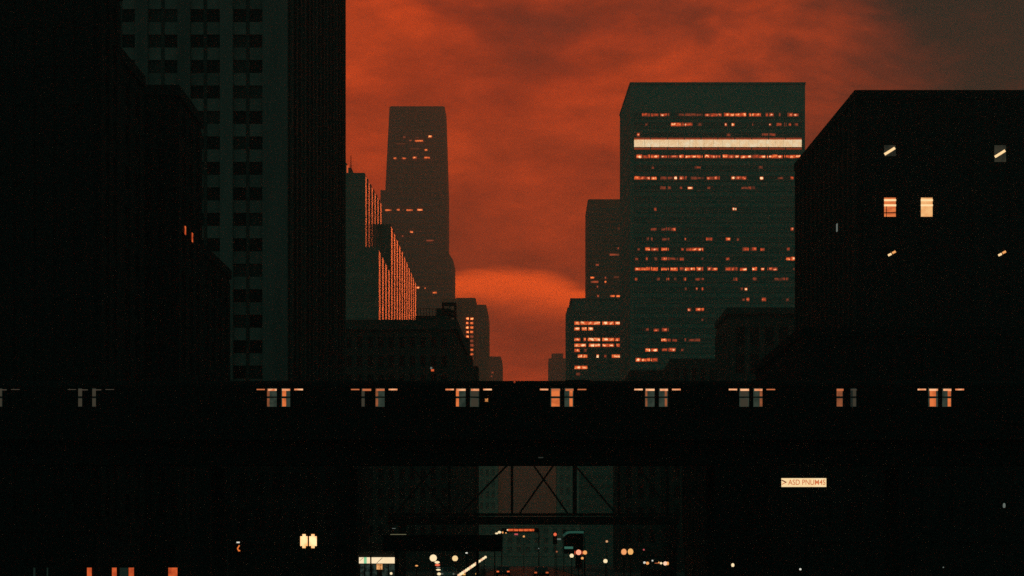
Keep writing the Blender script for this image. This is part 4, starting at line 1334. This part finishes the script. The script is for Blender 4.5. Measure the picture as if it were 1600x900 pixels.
box('back_panel', t, (PX(897, D), D + 1.5, PZ(848, D)), (PX(912, D) - PX(882, D), 0.05, 3.0), M_GLASS2)
box('name_plate', t, (PX(873.5, D), D, PZ(842.4, D)), (6 / F * D, 0.06, 2.4 / F * D), M_GREYL)
box('plate_arm', t, (PX(877.5, D), D + .06, PZ(842.4, D)), (8.5 / F * D, 0.04, 0.05), M_STEEL)
t9 = signal(904, 863, 210, 4.2, emit('signal_hot', (1.3, 0.45, 0.26)), 'big red-white signal glow below the teal strips')
street_lamp(904, 863.6, 211.2, 6.4, emit('signal_halo', (0.62, 0.075, 0.03)), 'red globe added behind the big signal to paint its halo', cat='lamp')  # added globe that paints the signal's red glow, no separate lamp
street_lamp(914, 863.4, 212, 3.3, M_AMBER, 'amber lamp touching the big red signal on its right')
street_lamp(893.3, 868.3, 206, 3.2, M_CREAM, 'cream round lamp just left below the big red signal')
street_lamp(909.8, 872.3, 208, 2.1, M_AMBER, 'small orange lamp below the big red signal')
street_lamp(946, 876.7, 200, 3.3, M_CREAM, 'lone cream round lamp in the dark right of the big signal')
street_lamp(948.2, 846, 240, 1.9, emit('lamp_peach', (0.7, 0.36, 0.17)), 'tiny peach lamp high above the lone cream one')
street_lamp(974.8, 862.3, 190, 4.2, emit('lamp_peach_hot', (1.0, 0.40, 0.15)), 'left one of the paired amber oval lamps', 1.15, group='paired amber lamps')
street_lamp(985.2, 862, 190, 4.3, emit('lamp_gold', (0.95, 0.48, 0.15)), 'right one of the paired amber oval lamps', 1.15, group='paired amber lamps')
street_lamp(1006, 859, 210, 1.3, M_PINK, 'tiny pink lamp right of the paired amber lamps')
street_lamp(870, 862, 260, 1.5, emit('lamp_rust', (0.30, 0.09, 0.04)), 'faint rust lamp left of the cream round lamp')
street_lamp(841.7, 857, 270, 1.0, M_GREYL, 'faintest grey lamp in the street haze')
# kiosk counter lights
D = 196.0
t = thing('market_kiosk', 'low kiosk counter with a cluster of white and orange bulbs', 'kiosk', (PX(1026, D), D, 0))
box('counter', t, (PX(1026, D), D + .6, 0.55), (PX(1050, D) - PX(1002, D), 1.0, 1.1), M_STEEL)
box('roof', t, (PX(1026, D), D + .4, 2.55), (PX(1052, D) - PX(1000, D), 1.7, 0.14), M_STEEL)
for x in (1002, 1050):
    box('post', t, (PX(x, D), D + .5, 1.25), (0.09, 0.09, 2.5), M_STEEL)
for (x, y, w, h, m_) in ((1007, 879, 4, 3.6, M_WHT), (1011.7, 880, 5, 4.6, M_AMBER), (1019.5, 876, 2.8, 2.4, M_WHT), (1026, 880, 7, 1.5, emit('bulb_rust', (0.35, 0.09, 0.03))), (1029.5, 879, 2.6, 2.6, M_AMBER), (1033, 880, 4, 3.4, M_CREAM), (1039.5, 880.4, 6.4, 6.4, emit('bulb_rose', (1.1, 0.7, 0.48))), (1043, 880.3, 4.4, 5.4, M_AMBER)):
    ball('bulb', t, (PX(x, D), D, PZ(y, D)), w / 2 / F * D, m_, h / w)
box('bulb_strip', t, (PX(1026, D), D + .15, PZ(880, D)), (PX(1047, D) - PX(1004, D), 0.05, 0.06), M_STEEL)
street_lamp(1145, 883, 140, 2.4, M_CREAM, 'small cream lamp low in the dark, left below the illuminated sign', 1.3)
street_lamp(1250.5, 889.5, 135, 1.7, M_WHT, 'tiny white lamp at the bottom under the illuminated sign')
street_lamp(1569, 790, 125, 2.1, M_GREYL, 'dim grey oval lamp far right', 2.0)
street_lamp(1474, 886.5, 130, 1.1, M_GREYL, 'faint speck of a lamp at the lower right')

# illuminated sign hung below the viaduct
D = 116.5
X, Z = PX(1256, D), PZ(754, D)
t = thing('illuminated_sign', 'illuminated cream sign with red letters on a thin pole, lower right', 'sign', (X, D, 0))
w, h = 70 / F * D, 13.6 / F * D
box('case', t, (X, D + .12, Z), (w + .06, 0.2, h + .06), M_STEEL)
box('face', t, (X, D, Z), (w, 0.05, h), room('sign_face', [(0.3, (1.0, 0.68, 0.32)), (0.7, (1.08, 0.84, 0.50))], 0.8))
tube('pole', t, (X + .15, D + .15, 0), (X + .15, D + .15, TZ(728)), 0.06, M_STEEL)
M_LET = mat('sign_letter', (0.40, 0.10, 0.03), 0.8, 0.1, 1.0)
M_LETG = emit('sign_letter_red', (0.62, 0.17, 0.06))
cu = bpy.data.curves.new('lettering', 'FONT')
cu.body = "ASD PNUM4S"
cu.size = h * 0.86
cu.align_x = 'CENTER'
cu.align_y = 'CENTER'
cu.extrude = 0.004
cu.space_character = 1.02
cu.offset = 0.004
tmp = bpy.data.objects.new('tmp', cu)
COL.objects.link(tmp)
dg_ = bpy.context.evaluated_depsgraph_get()
me = bpy.data.meshes.new_from_object(tmp.evaluated_get(dg_))
bpy.data.objects.remove(tmp)
me.materials.clear()
me.materials.append(M_LETG)
xs = [v.co.x for v in me.vertices]
span = max(xs) - min(xs)
sx = (58 / F * D) / span
lo = bpy.data.objects.new('lettering', me)
link(lo, t, Matrix.Translation((X + 4.6 / F * D, D - .035, Z)) @ Matrix.Rotation(R(90), 4, 'X') @ Matrix.Diagonal((sx, 1, 1, 1)))
bar('arrow_stroke', t, (X - w / 2 + .01, D - .035, Z + .17), (X - w / 2 + .34, D - .035, Z + .0), 0.07, 0.012, emit('arrow_dark', (0.12, 0.01, 0.006)))
bar('arrow_stroke', t, (X - w / 2 + .02, D - .033, Z - .13), (X - w / 2 + .30, D - .033, Z + .01), 0.05, 0.012, M_LETG)

# ------------------------------------------------------------------ cars in the street
M_CARB = mat('car_paint_dark', (0.02, 0.022, 0.024), 0.3, 0.2, 1.0, spec=0.5)
def car(x_px, D, away, label, m_l, rz=0.0, body=M_CARB):
    X = PX(x_px, D)
    t = thing('parked_car' if not away else 'car', label, 'car', (X, D, 0), 'cars in the street')
    L, W = 4.4, 1.76
    sgn = 1 if away else -1          # +1: rear towards the camera
    prof = [(-2.2, .35), (-2.2, .75), (-2.05, .92), (-1.35, .98), (-.85, 1.4), (.65, 1.42), (1.25, .98), (2.1, .86), (2.2, .6), (2.2, .35)]
    def loop(wd, zs=1.0):
        return [(wd, p * sgn, z) for p, z in prof]
    n = len(prof)
    def half(z):
        return W / 2 if z < 1.0 else W / 2 - .22
    v = [(-half(z), p * sgn, z) for p, z in prof] + [(half(z), p * sgn, z) for p, z in prof]
    f = [tuple(range(n)), tuple(range(n, 2 * n))] + [(i, (i + 1) % n, n + (i + 1) % n, n + i) for i in range(n)]
    M = Matrix.Translation((X, D + 2.2, 0)) @ Matrix.Rotation(rz, 4, 'Z')
    mesh_obj('body', t, v, f, body, M, False)
    def lb(name, c, size, m):
        o = bpy.data.objects.new(name, box_mesh(*size, m))
        return link(o, t, M @ Matrix.Translation(c))
    def quad(name, pts, m):
        return mesh_obj(name, t, pts, [(0, 1, 2, 3)], m, M)
    e = .012
    quad('rear_window', [(-.6, (-1.33 - e) * sgn, 1.0), (.6, (-1.33 - e) * sgn, 1.0), (.56, (-.87 - e) * sgn, 1.38), (-.56, (-.87 - e) * sgn, 1.38)], M_GLASS)
    quad('windscreen', [(-.6, (1.25 + e) * sgn, 1.0), (.6, (1.25 + e) * sgn, 1.0), (.56, (.68 + e) * sgn, 1.40), (-.56, (.68 + e) * sgn, 1.40)], M_GLASS)
    for s in (-1, 1):
        for p in (-1.4, 1.4):
            a = M @ Vector((s * (W / 2 - .2), p * sgn, .32))
            b2 = M @ Vector((s * (W / 2 + .01), p * sgn, .32))
            tube('wheel', t, a, b2, .32, M_STEEL, n=14)
        lb('side_window', (s * (W / 2 - .1), 0, 1.2), (0.02, 1.5, 0.28), M_GLASS)
        lb('tail_light' if away else 'headlight', (s * .66, -2.21 if away else -2.21, .74), (.30, .05, .17), m_l)
    lb('bumper', (0, -2.24, .45), (1.7, .1, .18), M_STEEL)
    return t
M_TAIL = emit('tail_light', (0.55, 0.10, 0.03))
car(846, 196, True, 'dark car in the street seen from behind, weak orange tail lights', M_TAIL)
car(786, 214, True, 'dark car at the left kerb with a red-orange tail light', emit('tail_hot', (0.95, 0.15, 0.04)))
car(735, 172, False, 'dark car facing the camera with yellow headlight beside the bulb rail', emit('head_yellow', (1.0, 0.52, 0.14)))
car(700, 178, False, 'pale dusty car nose below the smaller globe lamp', emit('head_faint', (0.10, 0.11, 0.09)), body=mat('car_paint_pale', (0.25, 0.27, 0.25), 0.3, 0.2, 1.0, spec=0.5))

# ------------------------------------------------------------------ haze
hz_ = prism('haze', None, rect(-1560, 1560, -70, 3060), -1.0, 462.0, M_STEEL)
m = bpy.data.materials.new('haze')
m.use_nodes = True
nt = m.node_tree
nt.nodes.clear()
o_ = nt.nodes.new('ShaderNodeOutputMaterial')
pv = nt.nodes.new('ShaderNodeVolumePrincipled')
pv.inputs['Color'].default_value = (0.98, 0.90, 0.86, 1)
pv.inputs['Density'].default_value = 0.00050
pv.inputs['Anisotropy'].default_value = 0.6
nt.links.new(pv.outputs[0], o_.inputs['Volume'])
hz_.data.materials.clear()
hz_.data.materials.append(m)
kind(hz_, 'stuff')
